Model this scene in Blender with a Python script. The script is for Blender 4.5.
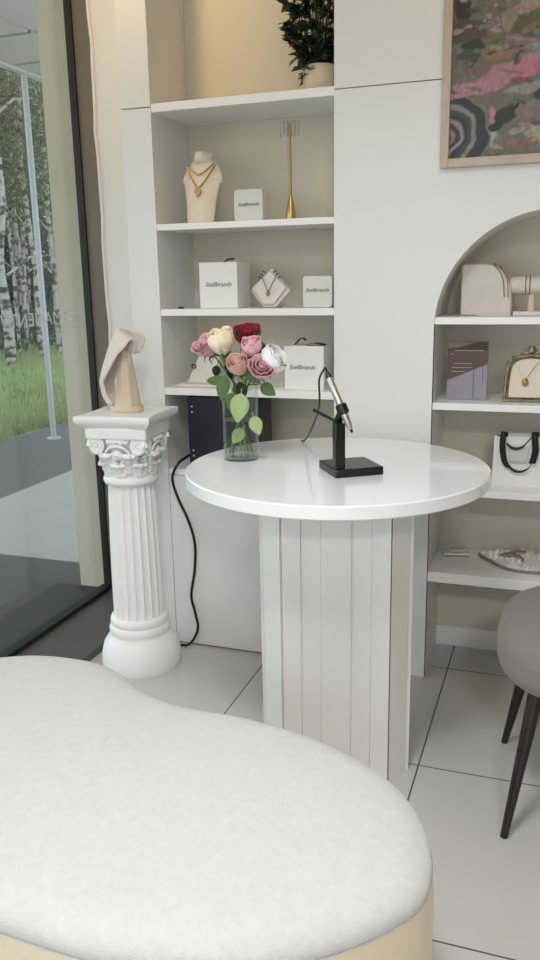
import bpy, bmesh, math, random
from mathutils import Vector, Matrix, noise
PI = math.pi
S = bpy.context.scene
C = S.collection
for o in list(bpy.data.objects): bpy.data.objects.remove(o)

# ------------------------------------------------------------------ camera, world, light, exposure
def cam():
    pitch, yaw, roll, H, f = .2412, .3421, -.0192, 1.30, 819.87
    F = Vector((-math.sin(yaw)*math.cos(pitch), math.cos(yaw)*math.cos(pitch), -math.sin(pitch)))
    R0 = Vector((math.cos(yaw), math.sin(yaw), 0)); U0 = R0.cross(F)
    R = R0*math.cos(roll) + U0*math.sin(roll); U = -R0*math.sin(roll) + U0*math.cos(roll)
    cd = bpy.data.cameras.new('camera'); o = bpy.data.objects.new('camera', cd); C.objects.link(o)
    cd.sensor_fit = 'VERTICAL'; cd.sensor_height = 36; cd.lens = f/960*36; cd.clip_start = .02
    M = Matrix((R, U, -F)).transposed().to_4x4(); M.translation = (0, 0, H)
    o.matrix_world = M; S.camera = o
cam()
S.view_settings.view_transform = 'Standard'; S.view_settings.look = 'None'
S.view_settings.gamma = 1; S.view_settings.use_curve_mapping = False
S.view_settings.exposure = 0.0
W = bpy.data.worlds.new('world'); S.world = W; W.use_nodes = True
nt = W.node_tree; bg = nt.nodes['Background']
bg.inputs[0].default_value = (.90, .95, 1, 1); bg.inputs[1].default_value = 2.3

def area(name, loc, size, power, col, size_y=None, spread=180):
    l = bpy.data.lights.new(name, 'AREA'); l.energy = power; l.color = col; l.size = size
    if size_y: l.shape = 'RECTANGLE'; l.size_y = size_y
    l.spread = math.radians(spread)
    o = bpy.data.objects.new(name, l); C.objects.link(o); o.location = loc; return o
CEIL = 2.75
area('ceiling_panel_light', (-.45, .65, CEIL-.05), .5, 24, (.96, .98, 1), spread=135)
area('ceiling_panel_light', (.75, -1.75, CEIL-.05), .5, 58, (.95, .975, 1))
area('downlight_lamp', (-1.36, 2.14, CEIL-.045), .09, 2.8, (1, .66, .30), spread=110).rotation_euler.x = math.radians(48)
area('downlight_lamp', (-.15, 2.10, CEIL-.045), .09, 1.4, (1, .66, .38), spread=110).rotation_euler.x = math.radians(48)

# ------------------------------------------------------------------ materials
def s2l(c): return tuple(((x/255)/12.92 if x/255 <= .04045 else ((x/255+.055)/1.055)**2.4) for x in c) + (1,)
def mat(name, col, rough=.5, metal=0, noise_amt=0, scale=20, bump=0, bscale=60, spec=.5, coat=0, sheen=0, trans=0):
    m = bpy.data.materials.new(name); m.use_nodes = True
    n = m.node_tree.nodes; L = m.node_tree.links; b = n['Principled BSDF']
    c = s2l(col)
    b.inputs['Base Color'].default_value = c; b.inputs['Roughness'].default_value = rough
    b.inputs['Metallic'].default_value = metal; b.inputs['Specular IOR Level'].default_value = spec
    b.inputs['Coat Weight'].default_value = coat; b.inputs['Sheen Weight'].default_value = sheen
    b.inputs['Transmission Weight'].default_value = trans
    tc = n.new('ShaderNodeTexCoord')
    nz = n.new('ShaderNodeTexNoise'); nz.inputs['Scale'].default_value = scale; nz.inputs['Detail'].default_value = 5
    L.new(tc.outputs['Object'], nz.inputs['Vector'])
    r = n.new('ShaderNodeValToRGB'); a = max(noise_amt, .01)
    r.color_ramp.elements[0].position = .3; r.color_ramp.elements[1].position = .7
    r.color_ramp.elements[0].color = tuple(x*(1-a) for x in c[:3]) + (1,)
    r.color_ramp.elements[1].color = tuple(min(1, x*(1+a*.6)) for x in c[:3]) + (1,)
    L.new(nz.outputs['Fac'], r.inputs['Fac']); L.new(r.outputs['Color'], b.inputs['Base Color'])
    if bump:
        n2 = n.new('ShaderNodeTexNoise'); n2.inputs['Scale'].default_value = bscale; n2.inputs['Detail'].default_value = 6
        L.new(tc.outputs['Object'], n2.inputs['Vector'])
        bp = n.new('ShaderNodeBump'); bp.inputs['Strength'].default_value = bump; bp.inputs['Distance'].default_value = .004
        L.new(n2.outputs['Fac'], bp.inputs['Height']); L.new(bp.outputs['Normal'], b.inputs['Normal'])
    return m
M = {}
M['wall'] = mat('white_wall_paint', (229, 228, 226), .55, bump=.04, bscale=200, noise_amt=.02, scale=2)
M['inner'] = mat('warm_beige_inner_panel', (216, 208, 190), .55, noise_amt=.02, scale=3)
M['taupe'] = mat('taupe_wall_paint', (158, 148, 134), .7)
M['lamin'] = mat('white_cabinet_laminate', (230, 229, 227), .4, noise_amt=.015, scale=3)
M['shelf'] = mat('white_shelf_laminate', (240, 239, 238), .32, noise_amt=.01)
M['gloss'] = mat('glossy_white_tabletop', (240, 241, 243), .16, noise_amt=.01, coat=.3)
M['slat'] = mat('glossy_white_board', (233, 231, 229), .22, noise_amt=.02, scale=5, coat=.2)
M['gap'] = mat('dark_joint', (70, 66, 60), .7)
M['plaster'] = mat('white_gypsum', (242, 242, 240), .45, noise_amt=.02, bump=.1, bscale=90)
M['pouf'] = mat('cream_fluffy_upholstery', (211, 209, 205), .95, noise_amt=.05, scale=60, bump=.6, bscale=420, sheen=.4, spec=.1)
M['pouf_side'] = mat('cream_velvet_warm_lit', (222, 208, 182), .9, noise_amt=.04, scale=14, bump=.25, bscale=120, sheen=.3, spec=.1)  # smooth velvet side; yellowing from warm light is put into its colour
M['stool'] = mat('mauve_grey_velvet', (130, 121, 117), .85, noise_amt=.06, scale=8, bump=.1, bscale=150, sheen=.2, spec=.15)
M['legdark'] = mat('dark_wood_leg', (34, 24, 22), .4)
M['black'] = mat('black_plastic', (9, 9, 10), .3)
M['blackm'] = mat('matte_black_ribbon', (20, 19, 20), .55)
M['rubber'] = mat('black_cable', (12, 12, 13), .45)
M['steel'] = mat('brushed_steel', (205, 202, 198), .28, metal=1)
M['gold'] = mat('polished_gold', (200, 168, 108), .3, metal=1)
M['brass'] = mat('aged_brass', (176, 140, 84), .38, metal=1, noise_amt=.1)
M['antique'] = mat('antique_pewter_gold', (150, 142, 118), .4, metal=.85, noise_amt=.35, scale=90, bump=.6, bscale=200)
M['navy'] = mat('dark_navy_panel', (28, 33, 46), .45, noise_amt=.08)
M['box'] = mat('white_cardboard', (234, 232, 228), .6, noise_amt=.02)
M['box2'] = mat('pale_grey_cardboard', (214, 213, 208), .6, noise_amt=.02)
M['boxgrey'] = mat('light_grey_cardboard_side', (205, 203, 199), .6, noise_amt=.02)
M['ink'] = mat('grey_ink', (88, 86, 82), .6)
M['beige'] = mat('beige_linen', (226, 214, 196), .8, noise_amt=.04, scale=120, bump=.15, bscale=300)
M['bust'] = mat('cream_leatherette', (226, 214, 196), .6, noise_amt=.03)
M['wood'] = mat('pale_beech_wood', (214, 194, 172), .55, noise_amt=.08, scale=14)
M['blush'] = mat('blush_suede', (224, 214, 207), .8, noise_amt=.03)
M['framewood'] = mat('light_oak_frame', (190, 174, 156), .5, noise_amt=.1, scale=25)
M['acryl'] = mat('clear_acrylic', (225, 226, 224), .08, trans=.85)
M['pot'] = mat('cream_ceramic_pot', (214, 198, 172), .35, noise_amt=.03)
M['leafdark'] = mat('dark_green_leaf', (30, 48, 26), .45, noise_amt=.3, scale=30)
M['leaf'] = mat('fresh_green_leaf', (84, 112, 62), .5, noise_amt=.2, scale=30)
M['leafpale'] = mat('pale_green_leaf', (164, 182, 126), .5, noise_amt=.12, scale=40)
M['stem'] = mat('green_stem', (104, 132, 62), .5, noise_amt=.15)
M['paper'] = mat('white_card_paper', (232, 226, 214), .7)
M['frame_grey'] = mat('brown_grey_window_frame', (112, 104, 92), .5, noise_amt=.05)
M['sill'] = mat('dark_grey_stone_sill', (84, 82, 79), .45, noise_amt=.1, scale=10)
M['pier'] = mat('beige_render', (200, 196, 176), .8, noise_amt=.05, scale=6, bump=.2)
M['darkgrey'] = mat('dark_grey_ground', (62, 68, 68), .7, noise_amt=.12, scale=6)
M['pave'] = mat('pale_grey_paving', (150, 154, 152), .7, noise_amt=.06, scale=4)
M['kerb'] = mat('mid_grey_paving', (78, 84, 84), .8, noise_amt=.1, scale=5)
M['soffit'] = mat('grey_soffit_panel', (170, 172, 176), .6, noise_amt=.02, scale=2)
M['metalgrey'] = mat('pale_blue_grey_metal', (162, 174, 180), .5)
M['ceil'] = mat('cream_ceiling', (232, 216, 190), .7)
M['crystal'] = mat('rough_crystal', (222, 218, 212), .35, noise_amt=.12, scale=60, bump=.8, bscale=120)
M['slate'] = mat('dark_metal_rim', (128, 118, 110), .45, metal=.3)
M['mauveb'] = mat('lilac_book_cover', (154, 148, 160), .5, noise_amt=.06, scale=30)
M['brownb'] = mat('brown_book_cover', (92, 76, 68), .5, noise_amt=.12, scale=40)
M['darkb'] = mat('dark_brown_book_band', (62, 46, 42), .5)
M['taupeb'] = mat('taupe_book_corner', (120, 108, 96), .5)
M['inkpale'] = mat('pale_print', (170, 158, 158), .6)
M['cuff'] = mat('pale_grey_suede', (212, 204, 196), .75, noise_amt=.05, scale=25)
M['grout'] = M['gap']

def emis(name, col, st):
    m = bpy.data.materials.new(name); m.use_nodes = True; n = m.node_tree.nodes
    b = n['Principled BSDF']; b.inputs['Emission Color'].default_value = col; b.inputs['Emission Strength'].default_value = st
    b.inputs['Base Color'].default_value = (.9, .9, .9, 1); return m
M['lampglow'] = emis('lamp_diffuser', (1, .95, .88, 1), 3)

def glass_mat(name, tint, refl=1.45, white=0):
    m = bpy.data.materials.new(name); m.use_nodes = True; n = m.node_tree.nodes; L = m.node_tree.links
    for x in list(n): n.remove(x)
    out = n.new('ShaderNodeOutputMaterial'); mx = n.new('ShaderNodeMixShader')
    lw = n.new('ShaderNodeLayerWeight'); lw.inputs['Blend'].default_value = .5
    pw = n.new('ShaderNodeMath'); pw.operation = 'POWER'; pw.inputs[1].default_value = 5; L.new(lw.outputs['Facing'], pw.inputs[0])
    f0 = ((refl-1)/(refl+1))**2
    fr = n.new('ShaderNodeMath'); fr.operation = 'MULTIPLY_ADD'; fr.inputs[1].default_value = 1-f0; fr.inputs[2].default_value = f0; L.new(pw.outputs[0], fr.inputs[0])
    t = n.new('ShaderNodeBsdfTransparent'); t.inputs['Color'].default_value = tint
    g = n.new('ShaderNodeBsdfGlossy'); g.inputs['Roughness'].default_value = .02
    L.new(fr.outputs[0], mx.inputs[0]); L.new(t.outputs[0], mx.inputs[1]); L.new(g.outputs[0], mx.inputs[2])
    L.new(mx.outputs[0], out.inputs[0]); return m
M['pane'] = glass_mat('window_glass', (.945, .955, .95, 1), 1.6)
M['vase'] = glass_mat('vase_glass', (.955, .975, .965, 1), 1.4)
M['water'] = glass_mat('vase_water', (.97, .985, .97, 1), 1.2)

def tile_mat():
    m = mat('pale_grey_floor_tile', (198, 195, 191), .2, noise_amt=.05, scale=3)
    n = m.node_tree.nodes; L = m.node_tree.links; b = n['Principled BSDF']
    ge = n.new('ShaderNodeNewGeometry'); sp = n.new('ShaderNodeSeparateXYZ'); L.new(ge.outputs['Position'], sp.inputs[0])
    def line(axis, off, per):
        a = n.new('ShaderNodeMath'); a.operation = 'SUBTRACT'; a.inputs[1].default_value = off; L.new(sp.outputs[axis], a.inputs[0])
        p = n.new('ShaderNodeMath'); p.operation = 'PINGPONG'; p.inputs[1].default_value = per/2; L.new(a.outputs[0], p.inputs[0])
        l = n.new('ShaderNodeMath'); l.operation = 'LESS_THAN'; l.inputs[1].default_value = .0022; L.new(p.outputs[0], l.inputs[0]); return l
    a = line(0, -.299, .612); c = line(1, 2.004, .6)
    mx = n.new('ShaderNodeMath'); mx.operation = 'MAXIMUM'; L.new(a.outputs[0], mx.inputs[0]); L.new(c.outputs[0], mx.inputs[1])
    src = b.inputs['Base Color'].links[0].from_socket
    mc = n.new('ShaderNodeMix'); mc.data_type = 'RGBA'; L.new(mx.outputs[0], mc.inputs[0]); L.new(src, mc.inputs[6])
    mc.inputs[7].default_value = s2l((84, 80, 74)); L.new(mc.outputs[2], b.inputs['Base Color'])
    ro = n.new('ShaderNodeMath'); ro.operation = 'MULTIPLY_ADD'; ro.inputs[1].default_value = .5; ro.inputs[2].default_value = .2
    L.new(mx.outputs[0], ro.inputs[0]); L.new(ro.outputs[0], b.inputs['Roughness'])
    return m
M['tile'] = tile_mat()

def bark_mat():
    m = mat('birch_bark', (196, 198, 190), .8)
    n = m.node_tree.nodes; L = m.node_tree.links; b = n['Principled BSDF']
    tc = n.new('ShaderNodeTexCoord'); mp = n.new('ShaderNodeMapping'); mp.inputs['Scale'].default_value = (5, 5, 9)
    L.new(tc.outputs['Object'], mp.inputs[0]); nz = n.new('ShaderNodeTexNoise'); nz.inputs['Scale'].default_value = 1.1; nz.inputs['Detail'].default_value = 6
    L.new(mp.outputs[0], nz.inputs['Vector']); r = n.new('ShaderNodeValToRGB')
    r.color_ramp.elements[0].position = .42; r.color_ramp.elements[0].color = s2l((58, 60, 54))
    r.color_ramp.elements[1].position = .52; r.color_ramp.elements[1].color = s2l((160, 163, 156))
    L.new(nz.outputs['Fac'], r.inputs[0]); L.new(r.outputs[0], b.inputs['Base Color']); return m
M['bark'] = bark_mat()
M['treeleaf'] = mat('birch_foliage', (88, 104, 74), .6, noise_amt=.5, scale=2.5)
M['treedark'] = mat('dark_foliage', (60, 72, 58), .7, noise_amt=.4, scale=1.5)
M['grass'] = mat('lawn_grass', (112, 134, 84), .8, noise_amt=.25, scale=3, bump=.8, bscale=25)
M['blade'] = mat('grass_blades', (136, 158, 104), .7, noise_amt=.35, scale=1.5)

def rose_mat(name, a, c):
    m = mat(name, a, .6, sheen=.2, spec=.25); n = m.node_tree.nodes; L = m.node_tree.links; b = n['Principled BSDF']
    tc = n.new('ShaderNodeTexCoord'); nz = n.new('ShaderNodeTexNoise'); nz.inputs['Scale'].default_value = 45
    L.new(tc.outputs['Object'], nz.inputs['Vector']); r = n.new('ShaderNodeValToRGB')
    r.color_ramp.elements[0].position = .35; r.color_ramp.elements[0].color = s2l(a); r.color_ramp.elements[1].position = .7; r.color_ramp.elements[1].color = s2l(c)
    L.new(nz.outputs['Fac'], r.inputs[0]); L.new(r.outputs[0], b.inputs['Base Color']); return m
M['r_mauve'] = rose_mat('dusty_mauve_petal', (192, 134, 146), (222, 178, 182))
M['r_cream'] = rose_mat('cream_petal', (244, 226, 192), (250, 240, 218))
M['r_red'] = rose_mat('crimson_petal', (118, 8, 28), (160, 18, 44))
M['r_pink'] = rose_mat('light_pink_petal', (228, 166, 174), (240, 196, 198))
M['r_peach'] = rose_mat('peach_mauve_petal', (206, 160, 140), (218, 176, 168))
M['r_white'] = rose_mat('white_petal', (236, 238, 240), (250, 250, 250))

# ------------------------------------------------------------------ mesh helpers
def box(bm, x0, x1, y0, y1, z0, z1, mi=0):
    v = [bm.verts.new((x, y, z)) for z in (z0, z1) for y in (y0, y1) for x in (x0, x1)]
    for f in ((0,2,3,1),(4,5,7,6),(0,1,5,4),(2,6,7,3),(0,4,6,2),(1,3,7,5)):
        bm.faces.new([v[i] for i in f]).material_index = mi
def lathe(bm, prof, seg=32, c=(0,0), cap=True, mi=0, squash=1):
    rings = []
    for r, z in prof:
        rings.append([bm.verts.new((c[0]+r*math.cos(2*PI*i/seg), c[1]+squash*r*math.sin(2*PI*i/seg), z)) for i in range(seg)])
    for a, b in zip(rings, rings[1:]):
        for i in range(seg):
            j = (i+1) % seg; bm.faces.new((a[i], a[j], b[j], b[i])).material_index = mi
    if cap: bm.faces.new(rings[0][::-1]).material_index = mi; bm.faces.new(rings[-1]).material_index = mi
def tube(bm, pts, r, seg=8, mi=0, closed=False):
    pts = [Vector(p) for p in pts]; n = len(pts); rings = []; up = Vector((.13, .27, .95))
    prev = None
    for i, p in enumerate(pts):
        a = pts[(i-1) % n] if (closed or i) else p; b = pts[(i+1) % n] if (closed or i < n-1) else p
        t = (b-a).normalized()
        if prev is None: u = t.cross(up if abs(t.dot(up)) < .95 else Vector((1,0,0))).normalized()
        else: u = (prev - t*prev.dot(t)).normalized()
        prev = u; w = t.cross(u); rr = r[i] if isinstance(r, (list, tuple)) else r
        rings.append([bm.verts.new(p + u*rr*math.cos(2*PI*k/seg) + w*rr*math.sin(2*PI*k/seg)) for k in range(seg)])
    for q in range(n if closed else n-1):
        A = rings[q]; B = rings[(q+1) % n]
        for k in range(seg):
            j = (k+1) % seg; bm.faces.new((A[k], A[j], B[j], B[k])).material_index = mi
    if not closed: bm.faces.new(rings[0][::-1]).material_index = mi; bm.faces.new(rings[-1]).material_index = mi
def prism(bm, poly, z0, z1, mi=0):
    a = [bm.verts.new((x, y, z0)) for x, y in poly]; b = [bm.verts.new((x, y, z1)) for x, y in poly]
    n = len(poly)
    for i in range(n): j = (i+1) % n; bm.faces.new((a[i], a[j], b[j], b[i])).material_index = mi
    bm.faces.new(a[::-1]).material_index = mi; bm.faces.new(b).material_index = mi
def grid(bm, fn, nu, nv, mi=0):
    v = [[bm.verts.new(fn(i/nu, j/nv)) for j in range(nv+1)] for i in range(nu+1)]
    for i in range(nu):
        for j in range(nv): bm.faces.new((v[i][j], v[i+1][j], v[i+1][j+1], v[i][j+1])).material_index = mi
def spline(pts, n=10, closed=False):
    out = []; P = [Vector(p) for p in pts]; m = len(P)
    for i in range(m if closed else m-1):
        g = lambda k: P[k % m] if closed else P[max(0, min(m-1, k))]
        p0, p1, p2, p3 = g(i-1), g(i), g(i+1), g(i+2)
        for k in range(n):
            t = k/n; out.append(.5*((2*p1)+(p2-p0)*t+(2*p0-5*p1+4*p2-p3)*t*t+(3*p1-p0-3*p2+p3)*t**3))
    if not closed: out.append(P[-1])
    return out
def B(): return bmesh.new()
def obj(name, bm, mats, parent=None, bevel=0, loc=(0,0,0), rot=None, smooth=True, subsurf=0, solid=0, ang=35, recalc=True, **kw):
    if recalc: bmesh.ops.recalc_face_normals(bm, faces=bm.faces)
    me = bpy.data.meshes.new(name); bm.to_mesh(me); bm.free()
    for m in (mats if isinstance(mats, (list, tuple)) else [mats]): me.materials.append(M[m])
    if smooth:
        for p in me.polygons: p.use_smooth = True
        me.set_sharp_from_angle(angle=math.radians(ang))
    o = bpy.data.objects.new(name, me); C.objects.link(o); o.parent = parent; o.location = loc
    if rot: o.rotation_euler = rot
    if solid: d = o.modifiers.new('s', 'SOLIDIFY'); d.thickness = solid; d.offset = 0
    if bevel: d = o.modifiers.new('b', 'BEVEL'); d.width = bevel; d.segments = 2; d.limit_method = 'ANGLE'; d.angle_limit = math.radians(40)
    if subsurf: d = o.modifiers.new('u', 'SUBSURF'); d.levels = d.render_levels = subsurf
    for k, v in kw.items(): o[k] = v
    return o
def tag(o, label, cat, group=None, kind=None):
    o['label'] = label; o['category'] = cat
    if group: o['group'] = group
    if kind: o['kind'] = kind
    return o
def thing(name, label, cat, loc=(0,0,0), rotz=0, group=None):
    o = bpy.data.objects.new(name, None); C.objects.link(o); o.location = loc; o.rotation_euler = (0, 0, rotz)
    o.empty_display_size = .05
    return tag(o, label, cat, group)
def struct(name, bm, m, parent=None, label=None, **kw):
    o = obj(name, bm, m, parent, **kw)
    if not parent:
        o['kind'] = 'structure'
        if label: o['label'] = label; o['category'] = name.split('_')[0]
    return o
def text(s, size, m, parent, loc, rot, name='lettering', shear=0, depth=.0004, space=1, align='CENTER', xs=1):
    cu = bpy.data.curves.new('t', 'FONT'); cu.body = s; cu.size = size; cu.shear = shear; cu.extrude = depth
    cu.align_x = align; cu.align_y = 'CENTER'; cu.space_character = space; cu.resolution_u = 4
    t = bpy.data.objects.new('t', cu); C.objects.link(t)
    bpy.context.view_layer.update()
    me = bpy.data.meshes.new_from_object(t.evaluated_get(bpy.context.evaluated_depsgraph_get()))
    bpy.data.objects.remove(t)
    me.materials.clear(); me.materials.append(M[m])
    o = bpy.data.objects.new(name, me); C.objects.link(o); o.parent = parent; o.location = loc; o.rotation_euler = rot; o.scale = (xs, 1, 1)
    return o

# ------------------------------------------------------------------ setting
YW = 2.52; XG = -1.753; YB = 2.80; XR = 2.2; Y0 = -3.2
bm = B(); box(bm, XG-.02, XR, Y0, 2.9, -.08, 0); struct('floor', bm, 'tile', label='pale grey square floor tiles with thin dark joints')
bm = B(); box(bm, XG, XR, Y0, 2.9, CEIL, CEIL+.1); struct('ceiling', bm, 'ceil', label='cream ceiling')
bm = B(); box(bm, XR, XR+.1, Y0, 2.9, 0, CEIL); struct('wall_right', bm, 'taupe', label='taupe side wall')
bm = B(); box(bm, XG, XR+.1, Y0-.1, Y0, 0, .25); box(bm, XG, XR+.1, Y0-.1, Y0, 2.35, CEIL); box(bm, XG, -1.5, Y0-.1, Y0, .25, 2.35); box(bm, 1.7, XR+.1, Y0-.1, Y0, .25, 2.35)
struct('wall_front', bm, 'taupe', label='taupe wall with a shop window behind the camera', smooth=False)
bm = B()
for x in (-1.5, -.44, .62, 1.66): box(bm, x, x+.04, Y0-.08, Y0-.02, .25, 2.35)
box(bm, -1.5, 1.7, Y0-.08, Y0-.02, .25, .29); box(bm, -1.5, 1.7, Y0-.08, Y0-.02, 2.31, 2.35)
w2 = struct('window_2', bm, 'frame_grey', label='shop window behind the camera', smooth=False)
bm = B(); box(bm, -1.47, 1.67, Y0-.055, Y0-.049, .28, 2.32); obj('pane', bm, 'pane', w2)
# back wall face with arch and cabinet openings (a seam splits it into lower and upper boards)
AX, AZ, AR = -.034, 1.144, .332
ZS = 1.833
bm = B()
box(bm, -.675, AX-AR, YW, YW+.02, 0, ZS-.0015)
box(bm, AX+AR, XR, YW, YW+.02, 0, ZS-.0015)
N = 40
arc = [(AX+AR*math.cos(PI - PI*i/N), AZ+AR*math.sin(PI*i/N)) for i in range(N+1)]
for y in (YW, YW+.02):
    for (xa, za), (xb, zb) in zip(arc, arc[1:]):
        bm.faces.new([bm.verts.new(p) for p in ((xa, y, za), (xb, y, zb), (xb, y, ZS-.0015), (xa, y, ZS-.0015))])
box(bm, -.675, XR, YW, YW+.02, ZS+.0015, CEIL)
bmesh.ops.remove_doubles(bm, verts=bm.verts, dist=1e-5)
struct('wall_back', bm, 'wall', smooth=False, label='white panelled wall with an arched niche')
# niche lining
bm = B()
prof = [(AX-AR, .0), (AX-AR, AZ)] + arc[1:-1] + [(AX+AR, AZ), (AX+AR, 0)]
th = .018
def off(i):
    x, z = prof[i]
    if z <= AZ+1e-6: return (x + (-th if x < AX else th), z)
    a = math.atan2(z-AZ, x-AX); return (AX+(AR+th)*math.cos(a), AZ+(AR+th)*math.sin(a))
for i in range(len(prof)-1):
    p, q = prof[i], prof[i+1]; po, qo = off(i), off(i+1)
    y0, y1 = YW+.001, YB
    bm.faces.new([bm.verts.new(t) for t in ((p[0], y0, p[1]), (q[0], y0, q[1]), (q[0], y1, q[1]), (p[0], y1, p[1]))])
    bm.faces.new([bm.verts.new(t) for t in ((po[0], y0, po[1]), (qo[0], y0, qo[1]), (qo[0], y1, qo[1]), (po[0], y1, po[1]))])
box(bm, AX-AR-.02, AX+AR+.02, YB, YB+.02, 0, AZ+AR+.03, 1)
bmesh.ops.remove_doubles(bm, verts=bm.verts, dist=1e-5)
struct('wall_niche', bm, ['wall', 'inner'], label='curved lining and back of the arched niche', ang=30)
bm = B(); box(bm, AX-AR, AX+AR, YB-.014, YB, 0, .075); struct('baseboard_back', bm, 'shelf', bevel=.003, label='white baseboard at the back of the niche')
# wall left of cabinet, further back
bm = B(); box(bm, XG+.073, -1.372, 2.87, 2.9, 0, CEIL); box(bm, -1.372, XR, 2.88, 2.9, 0, CEIL)
struct('wall_left', bm, 'wall', label='white strip of wall between window frame and cabinet')
# seam edge strip of sealant
bm = B(); tube(bm, [(XG+.075+.004*math.sin(k*1.3)+.003*math.sin(k*3.1), 2.866, .04+k*.1) for k in range(27)], .007, 6)
struct('trim_1', bm, 'wall', label='uneven white sealant line beside the window frame')
bm = B(); box(bm, XG+.01, -1.50, Y0, 2.865, 0, .03); struct('trim_2', bm, 'sill', bevel=.003, label='dark grey floor sill along the window')
# window
bm = B()
box(bm, XG+.004, XG+.072, 2.86, 2.9, .03, CEIL); box(bm, XG-.03, XG+.03, Y0, 2.86, CEIL-.12, CEIL); box(bm, XG-.03, XG+.006, Y0, 2.86, 0, .030)
box(bm, XG-.03, XG+.03, -.2, -.12, .045, CEIL-.12)
wf = struct('window_1', bm, 'frame_grey', bevel=.002, label='tall shop window with brown grey frame')
bm = B(); box(bm, XG-.018, XG+.010, 2.850, 2.89, .03, CEIL); box(bm, XG-.032, XG+.009, Y0, 2.862, .0305, .048); obj('gasket', bm, 'blackm', wf)
bm = B(); box(bm, XG-.006, XG+.002, Y0, 2.862, .045, CEIL-.12); obj('pane', bm, 'pane', wf)
M['vinyl'] = mat('pale_grey_vinyl_letter', (235, 238, 236), .6)
text('PERMANENT /', .066, 'vinyl', wf, (XG-.007, 2.553, 1.172), (PI/2, 0, -PI/2), 'window_lettering', space=1.08, xs=1.09)

# ------------------------------------------------------------------ outside
bm = B(); box(bm, -3.25, XG-.03, 3.2, 14, -.06, -.005); struct('floor_terrace', bm, 'pave', label='pale paving outside the window')
bm = B(); box(bm, -3.25, XG-.03, -4, 3.2, -.06, -.005); struct('floor_near_strip', bm, 'darkgrey', label='darker ground strip just outside the window')  # strip nearest the glass, coloured darker than the terrace
bm = B(); box(bm, -4.45, -3.25, -4, 16, -.06, -.008); struct('floor_path', bm, 'kerb', label='dark grey path beside the lawn')
bm = B()
random.seed(4)
grid(bm, lambda u, v: Vector((-4.45-u*32, -10+v*46, -.02+.05*noise.noise(Vector((u*40, v*50, 0)))-.01)), 60, 80)
struct('floor_lawn', bm, 'grass', label='green lawn in front of the birch trees')
bm = B()
for k in range(9000):
    x = -4.5 - random.random()**1.6*7.5; t = random.uniform(1.05, 1.75); y = -x*t + random.uniform(-.5, .5)
    h = random.uniform(.05, .13); a = random.random()*PI; w = .007
    dx, dy = math.cos(a)*w, math.sin(a)*w; lx, ly = random.uniform(-.05, .05), random.uniform(-.05, .05)
    bm.faces.new([bm.verts.new(p) for p in ((x-dx, y-dy, -.02), (x+dx, y+dy, -.02), (x+lx, y+ly, h))])
tag(obj('grass', bm, 'blade', smooth=False, recalc=False), 'longer grass blades standing on the lawn outside', 'grass', kind='stuff')
# soffit
bm = B(); g = .022
xs = [-4.06, -3.417, -2.77, -2.12, -1.80]; ys = [-3, -1.4] + [-.1+.65*k for k in range(0, 18)]
for a, b in zip(xs, xs[1:]):
    for c, d in zip(ys, ys[1:]): box(bm, a+g, b-g, c+g, d-g, 2.9, 2.93)
box(bm, -4.06, -1.8, -3, 11, 2.93, 3.2, 1)
so = struct('ceiling_canopy', bm, ['soffit', 'gap'], label='grey panelled canopy above the terrace', smooth=False)
bm = B(); box(bm, -4.14, -4.06, -3, 11, 2.885, 3.25); obj('canopy_edge', bm, 'soffit', so, bevel=.01)
bm = B(); lathe(bm, [(.024, -.008), (.024, 2.885)], 16, (-4.08, 5.93)); lathe(bm, [(.06, -.008), (.06, .004)], 16, (-4.08, 5.93))
tag(obj('canopy_post', bm, 'metalgrey'), 'thin pale metal post holding the canopy on the path', 'post')
bm = B(); box(bm, -1.922, XG-.021, 2.905, 3.3, 0, 2.89); box(bm, -1.926, XG-.019, 2.900, 3.31, -.005, .012, 1)
struct('wall_pier', bm, ['pier', 'sill'], label='beige rendered pier outside the window', smooth=False)
bm = B(); box(bm, XG-.02, XR+.1, 2.9, 3.0, 0, 3.2); struct('wall_outer', bm, 'pier', label='outer face of the back wall')

def leafcloud(bm, n, c, R, size, rnd, hollow=.3):
    for k in range(n):
        while True:
            p = Vector((rnd.uniform(-1, 1), rnd.uniform(-1, 1), rnd.uniform(-1, 1)))
            if hollow < p.length < 1: break
        p = Vector((c[0]+p.x*R[0], c[1]+p.y*R[1], c[2]+p.z*R[2]))
        a = Vector((rnd.gauss(0, 1), rnd.gauss(0, 1), rnd.gauss(0, 1))).normalized(); b = a.orthogonal().normalized()
        s = size*rnd.uniform(.6, 1.3)
        bm.faces.new([bm.verts.new(q) for q in (p-a*s, p-b*s*.5, p+a*s, p+b*s*.5)])
rnd = random.Random(11)
def crown_mesh(seed, n=5200):
    r = random.Random(seed); bm = B()
    for k in range(26):
        z = r.uniform(2.6, 9.5); rr = 1.35*(1-abs(z-5)/7)
        leafcloud(bm, n//26, (r.uniform(-rr, rr), r.uniform(-rr, rr), z), (.75, .75, .6), .042, r, 0)
    return bm
def trunk_mesh(seed):
    r = random.Random(seed); bm = B(); n = 12
    pts = [(r.uniform(-.05, .05)*k*.4, r.uniform(-.05, .05)*k*.4, -.05+k*.85) for k in range(n)]
    tube(bm, spline(pts, 3), [.062*(1-.6*i/(3*n)) for i in range(3*(n-1)+1)], 10)
    for k in range(9):
        z = 1.4+k*.8; a = r.random()*6.3; L = r.uniform(.5, 1.1)
        tube(bm, [(0, 0, z), (L*.5*math.cos(a), L*.5*math.sin(a), z+.35), (L*math.cos(a), L*math.sin(a), z+.4)], [.025, .016, .006], 5)
    return bm
tr0 = []
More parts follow.
